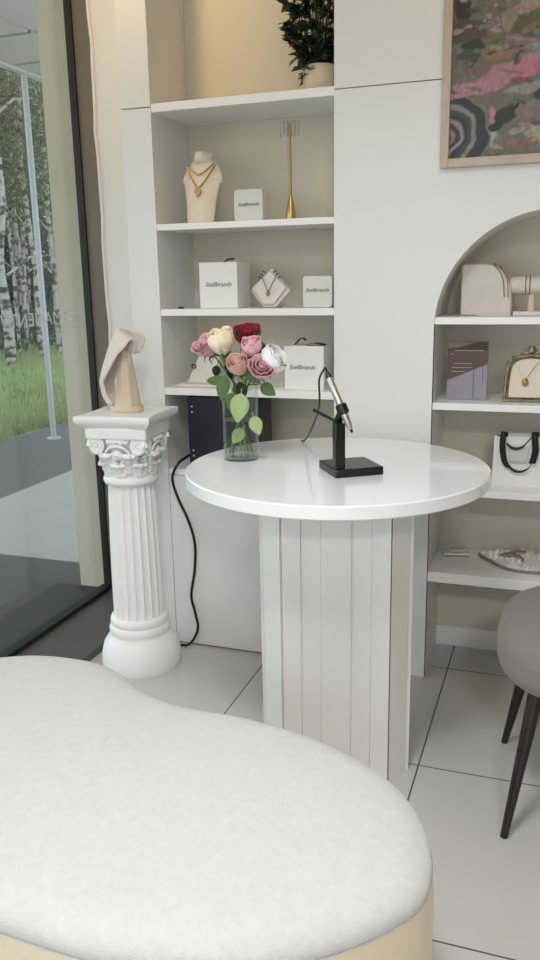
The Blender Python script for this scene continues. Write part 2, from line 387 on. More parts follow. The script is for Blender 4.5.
def tree(x, y, s, var, label):
    t = thing('birch_tree', label, 'tree', (x, y, -.02), rnd.random()*6, 'birch trees beyond the lawn')
    if len(tr0) <= var:
        a = obj('trunk', trunk_mesh(50+var), 'bark', t); b = obj('crown', crown_mesh(80+var), 'treeleaf', t, smooth=False, recalc=False); tr0.append((a, b))
    else:
        for q in tr0[var]: d = q.copy(); C.objects.link(d); d.parent = t
    t.scale = (s, s, 1)
    return t
near = [(-8.7, 11.6, 1.5, 'stout white birch trunk at the left edge of the window view'),
        (-9.0, 12.9, .8, 'slim birch standing left of the canopy post'),
        (-9.0, 13.5, .85, 'slim birch partly behind the canopy post'),
        (-8.3, 13.2, .6, 'thin birch beside the beige pier'),
        (-9.6, 13.1, .55, 'thin leaning birch between the stout trunk and the canopy post'),
        (-9.8, 15.0, .6, 'thin birch just left of the beige pier, farther back')]
for i, (x, y, s, l) in enumerate(near): tree(x, y, s, i % 3, l)
k = 0
for x in (-10.2, -11.6, -13.2, -15, -17):
    for t in (.95, 1.12, 1.26, 1.36, 1.46, 1.57, 1.75):
        tt = t + rnd.uniform(-.05, .05); tree(x+rnd.uniform(-.5, .5), -x*tt, rnd.uniform(.7, 1.1), k % 3, 'birch in the crowded wood behind the six nearest trunks'); k += 1
bm = B(); r2 = random.Random(5)
for k in range(380):
    x = -r2.uniform(12.5, 21); t = r2.uniform(.85, 2.0); z = r2.uniform(0, 1)**1.1*11
    leafcloud(bm, 130, (x, -x*t, z), (1.1, 1.1, .9), .10, r2, 0)
for k in range(80):
    x = -r2.uniform(10, 12.2); t = r2.uniform(1.0, 1.9)
    leafcloud(bm, 90, (x, -x*t, r2.uniform(.1, .5)), (.7, .7, .45), .05, r2, 0)
for k in range(150):
    x = -r2.uniform(14, 18); t = r2.uniform(.9, 1.9)
    leafcloud(bm, 110, (x, -x*t, r2.uniform(.3, 2.6)), (1, 1, .8), .10, r2, 0)
tag(obj('undergrowth', bm, 'treedark', smooth=False, recalc=False), 'dense dark green undergrowth and foliage behind the birches', 'foliage', kind='stuff')

# ------------------------------------------------------------------ built-in shelving cabinet
CX0, CX1 = -1.275, -.675
cab = thing('shelving_cabinet', 'tall white built-in cabinet with open shelves above a plain lower door', 'cabinet', (CX0, YW, 0))
def cb(name, x0, x1, y0, y1, z0, z1, m='lamin', bev=.0015, **kw):
    bm = B(); box(bm, x0-CX0, x1-CX0, y0-YW, y1-YW, z0, z1); return obj(name, bm, m, cab, bevel=bev, **kw)
cb('side_panel', -1.383, CX0, YW, YB+.02, 0, ZS-.0015)
cb('side_panel', -1.383, CX0, YW, YB+.02, ZS+.0015, CEIL-.002)
cb('side_panel', CX1, CX1+.018, YW+.021, YB+.02, 0, CEIL-.002)
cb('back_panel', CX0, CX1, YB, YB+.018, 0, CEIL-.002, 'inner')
cb('door', CX0+.002, CX1-.002, YW, YW+.018, .006, .636)
for zt, th_ in ((1.843, .026), (1.478, .020), (1.206, .022), (.943, .024), (.658, .020)):
    cb('shelf', CX0, CX1, YW+(.002 if zt > .7 else .004), YB, zt-th_, zt, 'shelf', .0015)
ZS1, ZS2, ZS3, ZS4, ZS5 = 1.843, 1.478, 1.206, .943, .658
# niche shelves
for zt, l, th_ in ((1.177, 'top white shelf of the arched niche, at the foot of the curve', .021), (.920, 'second white niche shelf, under the book and gilt frame', .022), (.651, 'third white niche shelf, under the paper bag', .022), (.371, 'lowest white niche shelf, above the baseboard', .034)):
    bm = B(); box(bm, AX-AR+.001, AX+AR-.001, YW+.003, YB-.001, zt-th_, zt)
    tag(obj('niche_shelf', bm, 'shelf', bevel=.0015), l, 'shelf', 'shelves of the arched niche')
N1, N2, N3, N4 = 1.177, .920, .651, .371

# ceiling lamps
for (x, y), l in (((-.45, .65), 'square ceiling panel light nearest the window'), ((.75, -1.75), 'square ceiling panel light nearest the right wall')):
    bm = B(); box(bm, x-.3, x+.3, y-.3, y+.3, CEIL-.04, CEIL)
    o = tag(obj('ceiling_light', bm, 'ceil', bevel=.003), l, 'lamp')
for (x, y), l in (((-1.36, 2.14), 'round ceiling downlight in front of the shelving'), ((-.15, 2.10), 'round ceiling downlight in front of the niche')):
    bm = B(); lathe(bm, [(.06, CEIL-.035), (.06, CEIL)], 24, (x, y)); tag(obj('downlight', bm, 'ceil'), l, 'lamp')

# ------------------------------------------------------------------ painting
def painting():
    t = thing('framed_painting', 'abstract pink, green and brown painting in a light oak frame', 'painting', (-.36, YW, 1.595))
    w, h, d, fw = .66, .86, .022, .024
    bm = B()
    for a in ((0, fw, 0, h), (w-fw, w, 0, h), (fw, w-fw, 0, fw), (fw, w-fw, h-fw, h)): box(bm, a[0], a[1], -d, -.001, a[2], a[3])
    obj('frame', bm, 'framewood', t, bevel=.002)
    P = [ # crop coords (4.5 per pixel), rx, ry, rot, colour
     (200,300,400,400,0,(118,114,98)), (440,10,120,55,0,(96,146,122)), (170,70,38,75,0,(60,50,48)), (200,180,95,62,0,(92,74,62)), (290,90,60,45,0,(120,112,98)), (430,95,70,40,0,(168,158,134)),
     (480,170,140,62,-8,(98,98,76)), (60,240,150,30,0,(110,120,104)),(215,243,55,19,5,(46,60,44)), (195,290,55,14,0,(72,78,74)), (310,285,55,34,0,(158,120,92)), (385,255,70,45,10,(142,116,118)), (520,285,90,50,5,(134,154,132)), (350,150,30,50,10,(150,140,128)),
     (320,390,175,48,-22,(186,134,148)), (430,360,60,42,0,(200,126,146)), (215,430,120,36,-14,(190,136,156)), (200,385,60,12,-22,(120,120,112)), (220,345,70,8,8,(150,92,102)), (515,390,36,32,0,(96,66,60)), (440,450,100,26,-8,(156,160,146)),
     (515,480,52,36,10,(46,40,36)), (480,545,95,42,0,(146,118,120)), (410,415,36,14,15,(130,80,96)), (500,608,90,16,0,(70,92,70)), (480,655,60,40,20,(176,170,150)), (380,690,100,28,-5,(140,108,92)),
     (297,550,15,46,-5,(206,140,156)), (350,560,46,46,0,(36,50,30)), (318,618,38,22,-20,(34,46,30)), (388,525,12,8,-30,(30,40,28)), (285,672,40,24,-30,(190,184,180)),(240,715,30,14,-10,(52,48,50)), (640,200,100,160,10,(170,120,130)), (660,500,90,120,0,(84,104,84)),
     (300,-150,250,120,10,(168,150,142)), (560,-120,160,90,-20,(88,116,104)), (250,-380,200,120,0,(196,138,150)), (600,-360,180,150,15,(112,108,84))]
    rp = random.Random(21)
    pal = ((150,150,136), (88,74,66), (176,136,146), (70,84,66), (128,118,106), (110,140,120), (168,158,150), (96,92,80), (150,112,98))
    small = [(rp.uniform(120, 620), rp.uniform(-700, 760), rp.uniform(10, 46), rp.uniform(4, 14), rp.uniform(-40, 25), rp.choice(pal)) for _ in range(170)]
    small += [(rp.gauss(300, 40), rp.gauss(110, 42), rp.uniform(5, 13), rp.uniform(4, 9), rp.uniform(0, 90), rp.choice(((176,160,150), (150,110,112), (120,112,100)))) for _ in range(34)]
    small += [(rp.gauss(485, 35), rp.gauss(660, 28), rp.uniform(5, 12), rp.uniform(4, 8), rp.uniform(0, 90), (184,180,160)) for _ in range(22)]
    keep = [p for p in P if p[5][0] < 60 or p[2] < 34]; P = [p for p in P if p not in keep] + small + keep
    bm = B(); lay = bm.loops.layers.float_color.new('paint')
    nx, nz = 200, 270; cx0, cx1, cz0, cz1 = fw, w-fw, fw, h-fw
    def colr(x, z):
        px = 450 + (x-fw)/.00312; py = 165 - (z-fw)/.0026
        cx = (px-420)*4.5; cy = py*4.5
        cx += 22*noise.noise(Vector((cx*.012, cy*.012, 0))) + 3*noise.noise(Vector((cx*.05, cy*.05, 3)))
        cy += 20*noise.noise(Vector((cx*.012, cy*.012, 9))) + 3*noise.noise(Vector((cx*.05, cy*.05, 5)))
        c = (118, 114, 98)
        for (a, b, rx, ry, ro, k) in P:
            q = math.radians(ro); dx, dy = cx-a, cy-b
            if abs(dx) > rx+ry or abs(dy) > rx+ry: continue
            u = (dx*math.cos(q)+dy*math.sin(q))/rx; v = (-dx*math.sin(q)+dy*math.cos(q))/ry
            e = u*u+v*v + .35*noise.noise(Vector((cx*.02+a, cy*.045, 7)))
            f = max(0, min(1, (1.12-e)/.3)) * (.93 if k[0] > 60 else 1)
            if f > 0: c = tuple(c[q_]*(1-f)+k[q_]*f for q_ in range(3))
        r = math.hypot((cx-105)*.95, (cy-640)*.85)
        if cx < 300 and cy > 470 and r < 175 and r > 20:
            cols = ((92,106,88), (56,56,66), (150,138,140), (58,64,66), (176,150,158), (50,50,62), (70,72,80), (150,150,142), (54,54,64), (52,52,60), (126,134,122))
            f_ = r/17; i_ = int(f_); f_ = max(0, min(1, (f_-i_-.7)/.3)); a1, a2 = cols[i_ % 11], cols[(i_+1) % 11]
            c = tuple(a1[q_]*(1-f_)+a2[q_]*f_ for q_ in range(3))
        s = .86 + .14*noise.noise(Vector((cx*.08, cy*.03, 1)))
        return s2l(tuple(max(0, min(255, x_*s)) for x_ in c))
    vs = [[bm.verts.new((cx0+(cx1-cx0)*i/nx, -.010, cz0+(cz1-cz0)*j/nz)) for j in range(nz+1)] for i in range(nx+1)]
    cc = [[colr(cx0+(cx1-cx0)*i/nx, cz0+(cz1-cz0)*j/nz) for j in range(nz+1)] for i in range(nx+1)]
    for i in range(nx):
        for j in range(nz):
            f = bm.faces.new((vs[i][j], vs[i+1][j], vs[i+1][j+1], vs[i][j+1]))
            for lp, (a, b) in zip(f.loops, ((i, j), (i+1, j), (i+1, j+1), (i, j+1))): lp[lay] = cc[a][b]
    m = bpy.data.materials.new('painted_canvas'); m.use_nodes = True; n = m.node_tree.nodes
    at = n.new('ShaderNodeVertexColor'); at.layer_name = 'paint'; m.node_tree.links.new(at.outputs[0], n['Principled BSDF'].inputs['Base Color'])
    n['Principled BSDF'].inputs['Roughness'].default_value = .45; M['canvas'] = m
    c = obj('canvas', bm, 'canvas', t, smooth=False)
painting()

# ------------------------------------------------------------------ table
TX, TY, TZ, TR = -.545, 2.053, .815, .3985
tb = thing('round_table', 'round glossy white table on a slatted white pedestal', 'table', (TX, TY, 0))
bm = B(); th = .034
lathe(bm, [(TR-.003, TZ-th), (TR, TZ-th+.003), (TR, TZ-.003), (TR-.003, TZ)], 128); obj('tabletop', bm, 'gloss', tb, ang=25)
az = math.atan2(-.574, 2.159)     # the pedestal faces the room's centre
base_rot = math.radians(15)
bm = B(); K = .00283
core = []
for q in range(4):
    for (u, v) in ((-47, 62), (47, 62)):
        a = q*PI/2; x, y = u*K, -v*K; core.append((x*math.cos(a)-y*math.sin(a), x*math.sin(a)+y*math.cos(a)))
prism(bm, core, .0, TZ-th); obj('pedestal_core', bm, 'slat', tb, rot=(0, 0, base_rot))
def slat(q, poly):
    bm = B(); prism(bm, [(u*K, -v*K) for u, v in poly], 0, TZ-th-.0005)
    return obj('slat', bm, 'slat', tb, bevel=.0005, rot=(0, 0, base_rot+q*PI/2))
for q in range(4):
    slat(q, [(-13.4, 62), (13.4, 62), (13.4, 69), (-13.4, 69)])
    for s_ in (-1, 1):
        slat(q, [(s_*13.5, 62), (s_*31, 62), (s_*31, 67.6), (s_*13.5, 67.6)])
        slat(q, [(s_*31.1, 62), (s_*47.6, 62), (s_*47.6, 69), (s_*31.1, 69)])
    slat(q, [(49, 66), (65.5, 50), (61, 47), (48, 60)])

# ------------------------------------------------------------------ pedestal column
col = thing('plaster_column', 'white plaster pedestal column with fluted shaft and leafy capital', 'column', (-1.325, 2.345, 0), math.radians(5)); col.scale = (.93, .93, 1)
HT = .888
bm = B()
lathe(bm, [(.143, 0), (.148, .012), (.146, .05), (.136, .085), (.122, .105), (.112, .118), (.110, .124), (.112, .130), (.113, .142), (.108, .152), (.104, .156), (.107, .162), (.107, .172), (.103, .182), (.096, .186)], 64)
obj('base', bm, 'plaster', col, ang=60)
bm = B(); rings = []; nf = 20; sub = 8
for i in range(25):
    t = i/24; z = .184 + t*(.655-.184); R = .094 - .010*t + .002*math.sin(t*PI)
    fade = min(1, min(t, 1-t)/.04); ring = []
    for k in range(nf*sub):
        ph = (k % sub)/sub; d = max(0, math.sin(ph*PI*1.0))**.7*.0065*fade if ph > 0 else 0
        a = 2*PI*k/(nf*sub); r = R-d; ring.append(bm.verts.new((r*math.cos(a), r*math.sin(a), z)))
    rings.append(ring)
for a, b in zip(rings, rings[1:]):
    for k in range(len(a)): j = (k+1) % len(a); bm.faces.new((a[k], a[j], b[j], b[k]))
bm.faces.new(rings[0][::-1]); bm.faces.new(rings[-1]); obj('shaft', bm, 'plaster', col, ang=50)
bm = B()
lathe(bm, [(.084, .652), (.094, .655), (.098, .663), (.098, .671), (.093, .679), (.086, .682), (.086, .72), (.090, .76), (.104, .80), (.112, .815)], 48)
cap_ = obj('capital', bm, 'plaster', col, ang=50)
def acanthus(a, z0, h, w, r0, out):
    def fn(u, v):
        s = (u-.5)*2; wid = w*(.55+.6*math.sin(min(1, v*1.15)*PI*.8))*(1-.25*max(0, v-.8)/.2)
        lob = 1+.22*math.cos(v*28); curl = out*v**2.2
        z = z0 + h*(v if v < .85 else .85+(.15*math.cos((v-.85)/.15*1.6)-.15+.15*0)*1.0)
        r = r0 + .006 + curl - .007*abs(s)**1.5 + .003*math.cos(s*9)
        an = a + s*wid*lob/r0
        return Vector((r*math.cos(an), r*math.sin(an), z))
    bm = B(); grid(bm, fn, 12, 14); return obj('acanthus_leaf', bm, 'plaster', cap_, solid=.005, ang=80)
for k in range(8):
    acanthus(2*PI*k/8, .682, .055, .030, .086, .022)
for k in range(8):
    acanthus(2*PI*(k+.5)/8, .695, .082, .026, .088, .034)
def volute(a, flip):
    bm = B(); pts = []; n = 40
    for i in range(n):
        t = i/(n-1); th_ = t*2.6*2*PI*.9; r = .029*(1-.82*t)
        pts.append((flip*(r*math.cos(th_)), 0, r*math.sin(th_)))
    tube(bm, pts, [.0085*(1-.45*i/(n-1)) for i in range(n)], 8)
    lathe(bm, [(.005, -.006), (.007, 0), (.005, .006)], 10)
    return obj('volute', bm, 'plaster', cap_, loc=(a[0], a[1], .788), rot=(0, 0, a[2]))
for k in range(4):
    q = k*PI/2
    for s in (-1, 1):
        x, y = s*.078, -.100
        volute((x*math.cos(q)-y*math.sin(q), x*math.sin(q)+y*math.cos(q), q), s)
    bm = B()
    for j in range(7):     # shell ornament in the middle of each side
        a = (j-3)*.38; pts = [(0, -.100, .745), (math.sin(a)*.016, -.108, .748+math.cos(a)*.014), (math.sin(a)*.028, -.104, .75+math.cos(a)*.026)]
        tube(bm, pts, [.003, .006, .0045], 6)
    for j in range(9):
        x = -.036+.009*j; tube(bm, [(x, -.104, .795+.004*math.cos(j*1.7)), (x+.006, -.110, .802), (x+.003, -.104, .808)], .0045, 6)
    tube(bm, spline([(-.05, -.1, .757), (-.03, -.106, .782), (0, -.108, .790), (.03, -.106, .782), (.05, -.1, .757)], 5), .005, 6)
    obj('ornament', bm, 'plaster', cap_, rot=(0, 0, q))
bm = B(); box(bm, -.112, .112, -.112, .112, .812, .848); obj('capital_block', bm, 'plaster', col, bevel=.004)
bm = B(); rings = []
for sc, z, conc in ((.114, .846, .004), (.118, .852, .006), (.127, .858, .008), (.133, .864, .010), (.138, .872, .012), (.138, .884, .012), (.136, .888, .012)):
    ring = []; n = 16
    for q in range(4):
        for i in range(n):
            t = -1+2*i/n; x, y = t*sc, -sc+conc*(1-t*t); a = q*PI/2
            ring.append(bm.verts.new((x*math.cos(a)-y*math.sin(a), x*math.sin(a)+y*math.cos(a), z)))
    rings.append(ring)
for a, b in zip(rings, rings[1:]):
    for k in range(len(a)): j = (k+1) % len(a); bm.faces.new((a[k], a[j], b[j], b[k]))
bm.faces.new(rings[0][::-1]); bm.faces.new(rings[-1]); obj('abacus', bm, 'plaster', col, ang=40)

# bust on the column
bs = thing('jewellery_bust', 'blush necklace bust on a wooden cone stand, on the plaster column', 'bust', (-1.325, 2.345, HT+.0005)); bs.scale = (.88, .88, 1)
bm = B(); lathe(bm, [(.062, 0), (.064, .003), (.064, .017), (.062, .02)], 40, squash=.8); obj('base', bm, 'wood', bs)
bm = B(); lathe(bm, [(.050, .019), (.044, .06), (.034, .13), (.024, .19), (.012, .235), (.004, .25)], 8, (.004, 0)); obj('stand', bm, 'wood', bs, ang=25)
nn = Vector((-.93, -.12, 0)).normalized(); ll = Vector((.12, -.93, 0)).normalized()
def bustfn(u, v):
    s = (u-.5)*2
    wd = [(.0, .020), (.1, .040), (.2, .052), (.32, .068), (.45, .080), (.7, .062), (.9, .04), (1, .02)]
    for (a, x), (b, y) in zip(wd, wd[1:]):
        if a <= v <= b: w_ = x+(y-x)*(v-a)/(b-a)
    cv = [(0, -.018, .190), (.1, -.026, .228), (.2, -.014, .256), (.32, .014, .262), (.46, .046, .215), (.64, .080, .138), (.78, .094, .095), (.92, .088, .05), (1, .072, .022)]
    for (a, x, z), (b, y, z2) in zip(cv, cv[1:]):
        if a <= v <= b: f = (v-a)/(b-a); c_ = x+(y-x)*f; zz = z+(z2-z)*f
    sh = max(0, 1-abs(v-.35)/.4)
    p = nn*(c_-s*s*(.030+.035*sh)) + ll*(s*w_); p.z = zz - s*s*.035*sh
    return p
bm = B(); grid(bm, bustfn, 16, 36); obj('bust_panel', bm, 'blush', bs, solid=.010, subsurf=1, ang=80)
bm = B(); tube(bm, spline([(.046, -.055, .20), (.052, -.055, .172), (.053, -.053, .165)], 5), .0009, 6); tube(bm, [(.053, -.053, .165), (.053, -.053, .125)], .0012, 6)
ch = tag(obj('chain', bm, 'steel', None, loc=(-1.325, 2.345, HT)), 'fine silver chain with a bar pendant hanging from the blush bust', 'necklace')

# ------------------------------------------------------------------ pouf
out = [(-.150,1.08),(-.170,1.2),(-.25,1.315),(-.40,1.40),(-.575,1.437),(-.72,1.440),(-.83,1.472),(-.95,1.548),(-1.06,1.572),(-1.2,1.55),(-1.34,1.45),(-1.42,1.28),(-1.40,1.08),(-1.27,.92),(-1.1,.855),(-.9,.835),(-.7,.822),(-.54,.822),(-.38,.86),(-.275,.92),(-.195,.995)]
PC = (-.75, 1.16)
loop = spline([(x-PC[0], y-PC[1], 0) for x, y in out], 6, True); nl = len(loop)
pf = thing('pouf', 'large cream kidney-shaped pouf with a fluffy seat and smooth side, in the foreground', 'pouf', (PC[0], PC[1], 0))
def nrm(i): t = loop[(i+1) % nl]-loop[(i-1) % nl]; return Vector((t.y, -t.x, 0)).normalized()
def ringset(bm, prof, cap_in=None, mi=0):
    sg = 1 if nrm(0).dot(loop[0]) > 0 else -1; rings = []
    for d, z in prof: rings.append([bm.verts.new(loop[i] + nrm(i)*sg*d + Vector((0, 0, z))) for i in range(nl)])
    for a, b in zip(rings, rings[1:]):
        for k in range(nl): j = (k+1) % nl; bm.faces.new((a[k], a[j], b[j], b[k])).material_index = mi
    return rings
bm = B(); r_ = ringset(bm, [(-.01, .0), (.006, .012), (.013, .15), (.013, .33), (.009, .374)]); bm.faces.new(r_[0][::-1]); bm.faces.new(r_[-1]); obj('side', bm, 'pouf_side', pf, ang=60)
bm = B(); r_ = ringset(bm, [(-.03, .372), (.007, .374), (.010, .382), (.006, .397), (-.004, .409), (-.022, .418), (-.045, .424)])
bm.faces.new(r_[0][::-1]); last = r_[-1]
for s in (.8, .65, .5, .35, .2, .08):
    ring = [bm.verts.new(Vector((v.co.x, v.co.y, 0))*1.0) for v in r_[-1]]
    for i, v in enumerate(ring):
        b0 = r_[-1][i].co; v.co = Vector((b0.x*s, b0.y*s, .424+.012*(1-s*s)))
    for k in range(nl): j = (k+1) % nl; bm.faces.new((last[k], last[j], ring[j], ring[k]))
    last = ring
bm.faces.new(last); sc_ = obj('seat_cushion', bm, 'pouf', pf, ang=80)
bm = B(); sg = 1 if nrm(0).dot(loop[0]) > 0 else -1
tube(bm, [loop[i]+nrm(i)*sg*.007+Vector((0, 0, .373)) for i in range(nl)], .0025, 6, closed=True); obj('piping', bm, 'pouf', sc_)

# ------------------------------------------------------------------ stool
st = thing('upholstered_stool', 'mauve grey velvet stool on dark tapered legs, at the right edge', 'stool', (.13, 2.02, 0))
def sup(R, n1, n2, zc, zs):
    def fn(u, v):
        th_ = u*2*PI; ph = (v-.5)*PI
        f = lambda c, e: math.copysign(abs(c)**e, c)
        return Vector((R[0]*f(math.cos(ph), n1)*f(math.cos(th_), n2), R[1]*f(math.cos(ph), n1)*f(math.sin(th_), n2), zc+zs*f(math.sin(ph), n1)))
    return fn
bm = B(); grid(bm, sup((.238, .245), .62, .75, .412, .095), 64, 28); bmesh.ops.remove_doubles(bm, verts=bm.verts, dist=1e-5)
se = obj('seat', bm, 'stool', st, ang=80)
bm = B(); tube(bm, [(.236*math.copysign(abs(math.cos(a))**.75, math.cos(a)), .243*math.copysign(abs(math.sin(a))**.75, math.sin(a)), .425) for a in [2*PI*i/64 for i in range(64)]], .003, 6, closed=True); obj('piping', bm, 'stool', se)
for (bx, by) in ((-.188, -.250), (-.215, .172), (.2, -.2), (.2, .2)):
    bm = B(); tx, ty = bx*.72, by*.6
    tube(bm, [(bx, by, 0), (tx, ty, .34)], [.009, .019], 12); obj('leg', bm, 'legdark', st, ang=50)

# ------------------------------------------------------------------ vase and roses
VX, VY = -.820, 2.071
vs_ = thing('glass_vase', 'clear glass cylinder vase of roses on the round table', 'vase', (VX, VY, TZ+.0005))
bm = B(); r, h, w = .0495, .199, .003
lathe(bm, [(.0, 0), (r-.002, 0), (r, .002), (r, h-.001), (r-.0015, h), (r-w, h-.001), (r-w, .012), (.0, .012)], 48, cap=False); bmesh.ops.remove_doubles(bm, verts=bm.verts, dist=1e-5)
obj('vessel', bm, 'vase', vs_, ang=50)
bm = B(); lathe(bm, [(r-w-.001, .0125), (r-w-.001, .11)], 48); obj('water', bm, 'water', vs_)

def bloom_mesh(R, Hh, openn, seed, layers=4):
    r = random.Random(seed); bm = B()
    for L in range(layers):
        f = (L+1)/layers; npet = 3+L if L else 2; rad = R*f; ht = Hh*(1.0-.18*f*openn)
        for k in range(npet):
            a0 = 2*PI*(k+.5*(L % 2))/npet + r.uniform(-.25, .25); span = PI/npet*1.35; jit = r.uniform(.93, 1.07)
            def fn(u, v, a0=a0, span=span, rad=rad, ht=ht, jit=jit, f=f):
                s = (u-.5)*2; an = a0 + s*span*(.35+.65*math.sin(min(1, v*1.1)*PI*.55))
                bul = math.sin(min(1, v/.75)*PI/2)**.7
                rr = rad*(.22+.78*bul)*(1 - (.22*(1-openn))*max(0, v-.55)/.45)*(1-.10*(1-f)*v)
                lip = max(0, v-.72)/.28; rr += openn*.34*rad*lip**2
                z = ht*jit*(v**.9) - ht*.16*s*s*v*v - openn*ht*.10*lip**2
                rr *= 1+.05*math.sin(s*5+a0*3)*lip
                return Vector((rr*math.cos(an), rr*math.sin(an), z))
            grid(bm, fn, 8, 9)
    # spiral heart
    def heart(u, v):
        an = u*4.5*PI; rr = R*(.07+.30*u)*(.7+.3*v); return Vector((rr*math.cos(an), rr*math.sin(an), Hh*(.25+.72*v-.08*u)))
    grid(bm, heart, 40, 4)
    return bm
def leaf_mesh(bm, L, w, bend=.2, fold=.12):
    def fn(u, v):
        s = (u-.5)*2; ww = w*math.sin(min(1, v)**.8*PI)**.8 if 0 < v < 1 else 0
        return Vector((s*ww, v*L, fold*abs(s)*ww - bend*L*v*v + .03*w*math.sin(v*25)*abs(s)))
    grid(bm, fn, 6, 12)
    tube(bm, [(0, -.012, 0), (0, 0, 0)], .0009, 5)
def rose(head, tilt, R, Hh, openn, m, label, seed, foot, leaves=()):
    t = thing('rose', label, 'flower', head, 0, 'roses in the glass vase')
    d = Vector(tilt).normalized(); q = d.to_track_quat('Z', 'Y')
    b = obj('bloom', bloom_mesh(R, Hh, openn, seed), m, t, solid=.0009, ang=80); b.rotation_euler = q.to_euler(); b.location = -d*Hh*.45
    bm = B(); lathe(bm, [(.002, -.008), (.008, -.004), (.010, .004), (.006, .008)], 12)
    for k in range(5):
        a = 2*PI*k/5
        tube(bm, [(.007*math.cos(a), .007*math.sin(a), .002), (R*.62*math.cos(a), R*.62*math.sin(a), .006), (R*.9*math.cos(a+.2), R*.9*math.sin(a+.2), -.008)], [.0035, .003, .0006], 5)
    c = obj('calyx', bm, 'leaf', t); c.rotation_euler = q.to_euler(); c.location = -d*(Hh*.45+.004)
    st0 = -d*(Hh*.45+.008); f = Vector(foot)-Vector(head); mid = (st0+f)*.5 - d*.02
    neck = Vector((VX, VY, TZ+.19))-Vector(head); fx = Vector((foot[0]-VX, foot[1]-VY, 0))*-.55 + neck
    bm = B(); pts = spline([st0, st0-d*.03, fx, f], 7); tube(bm, pts, .0022, 7)
    for k in range(3):
        p = pts[min(len(pts)-1, 5+5*k)]; tube(bm, [p, p+Vector((.004*(-1)**k, 0, .001))], [.0013, .0002], 5)
    obj('stem', bm, 'stem', t)
    for (lp, dirv, L, w, mm, roll) in leaves:
        bm = B(); leaf_mesh(bm, L, w)
        o = obj('leaf', bm, mm, t, solid=.0007, ang=80)
        dv = Vector(dirv).normalized(); o.location = Vector(lp)-Vector(head)
        # leaf lies along dv, its face turned towards the room
        y = dv; z = Vector((.4, -.9, .15)); z = (z - y*z.dot(y)).normalized(); x = y.cross(z)
        o.rotation_euler = (Matrix((x, y, z)).transposed() @ Matrix.Rotation(roll, 3, 'Y')).to_euler()
    return t
z0 = TZ+.016
rose((-0.9050, 2.0637, 1.1230), (-.30, -.55, .80), 0.0390, 0.0560, .6, 'r_mauve', 'open dusty mauve rose, leftmost in the vase', 1, (VX+.020, VY-.02, z0),
     [((-0.8607, 2.0589, 1.0290), (-1, -.1, .18), 0.0523, 0.0162, 'leaf', .5), ((-0.8844, 2.0732, 1.0718), (-.3, .2, -.8), 0.0380, 0.0124, 'leafdark', .2)])
rose((-0.8578, 2.0446, 1.1336), (-.05, -.22, 1), 0.0380, 0.0704, .15, 'r_cream', 'large cream rose bud between the mauve and red roses', 2, (VX+.01, VY+.025, z0),
     [((-0.8416, 2.0256, 1.0527), (-.2, -.2, -1), 0.0713, 0.0190, 'leaf', .3), ((-0.8464, 2.0446, 1.0813), (.5, -.3, -.8), 0.0476, 0.0133, 'leafdark', -.4)])
rose((-0.8007, 2.0922, 1.1480), (.1, -.55, .85), 0.0365, 0.0560, .5, 'r_red', 'deep crimson rose at the top of the bouquet', 3, (VX-.025, VY-.005, z0),
     [((-0.8083, 2.0922, 1.0788), (.2, -.4, -.7), 0.0476, 0.0152, 'leaf', .2)])
rose((-0.7697, 2.0399, 1.1212), (.05, -.45, .9), 0.0285, 0.0533, .2, 'r_pink', 'light pink rose bud below the crimson rose', 4, (VX-.012, VY+.028, z0),
     [((-0.7887, 2.0019, 1.0080), (-.05, -.3, -1), 0.0780, 0.0257, 'leafpale', .0), ((-0.7726, 2.0161, 1.0623), (.7, -.2, -.6), 0.0428, 0.0152, 'leaf', .4)])
rose((-0.7960, 2.0066, 1.0767), (-.05, -.5, .75), 0.0295, 0.0552, .35, 'r_peach', 'peachy mauve rose bud at the centre front of the vase', 5, (VX+.03, VY+.01, z0),
     [((-0.7979, 2.0114, 1.0367), (.25, -.1, -.95), 0.0523, 0.0190, 'leafdark', -.3), ((-0.8169, 2.0066, 1.0082), (-.15, 0, -1), 0.0571, 0.0190, 'leaf', .5)])
rose((-0.7365, 2.0161, 1.0692), (.35, -.55, .65), 0.0333, 0.0514, .65, 'r_mauve', 'open dusty mauve rose at the lower right of the bouquet', 6, (VX-.03, VY+.015, z0),
     [((-0.7413, 2.0256, 1.0292), (.75, -.1, -.5), 0.0476, 0.0171, 'leaf', .2), ((-0.7651, 2.0256, 0.9436), (.35, -.2, -.95), 0.0523, 0.0190, 'leafpale', .3)])
rose((-0.7200, 2.0500, 1.0880), (.75, -.12, .60), 0.0400, 0.0640, .3, 'r_white', 'white rose leaning right at the edge of the bouquet', 7, (VX-.028, VY-.018, z0),
     [((-0.7513, 2.0732, 1.0883), (.05, -.05, 1), 0.0476, 0.0171, 'leafdark', .3), ((-0.7988, 2.0351, 0.9076), (-.55, -.2, -.75), 0.0523, 0.0171, 'leafpale', .2)])

# ------------------------------------------------------------------ pen stand device
dv = thing('pen_stand', 'black desktop stand with square base and angled holder arm, on the round table', 'stand', (-.492, 2.000, TZ+.0005), math.radians(35))
bm = B(); box(bm, -.064, .064, -.064, .064, 0, .021); obj('base', bm, 'black', dv, bevel=.003)
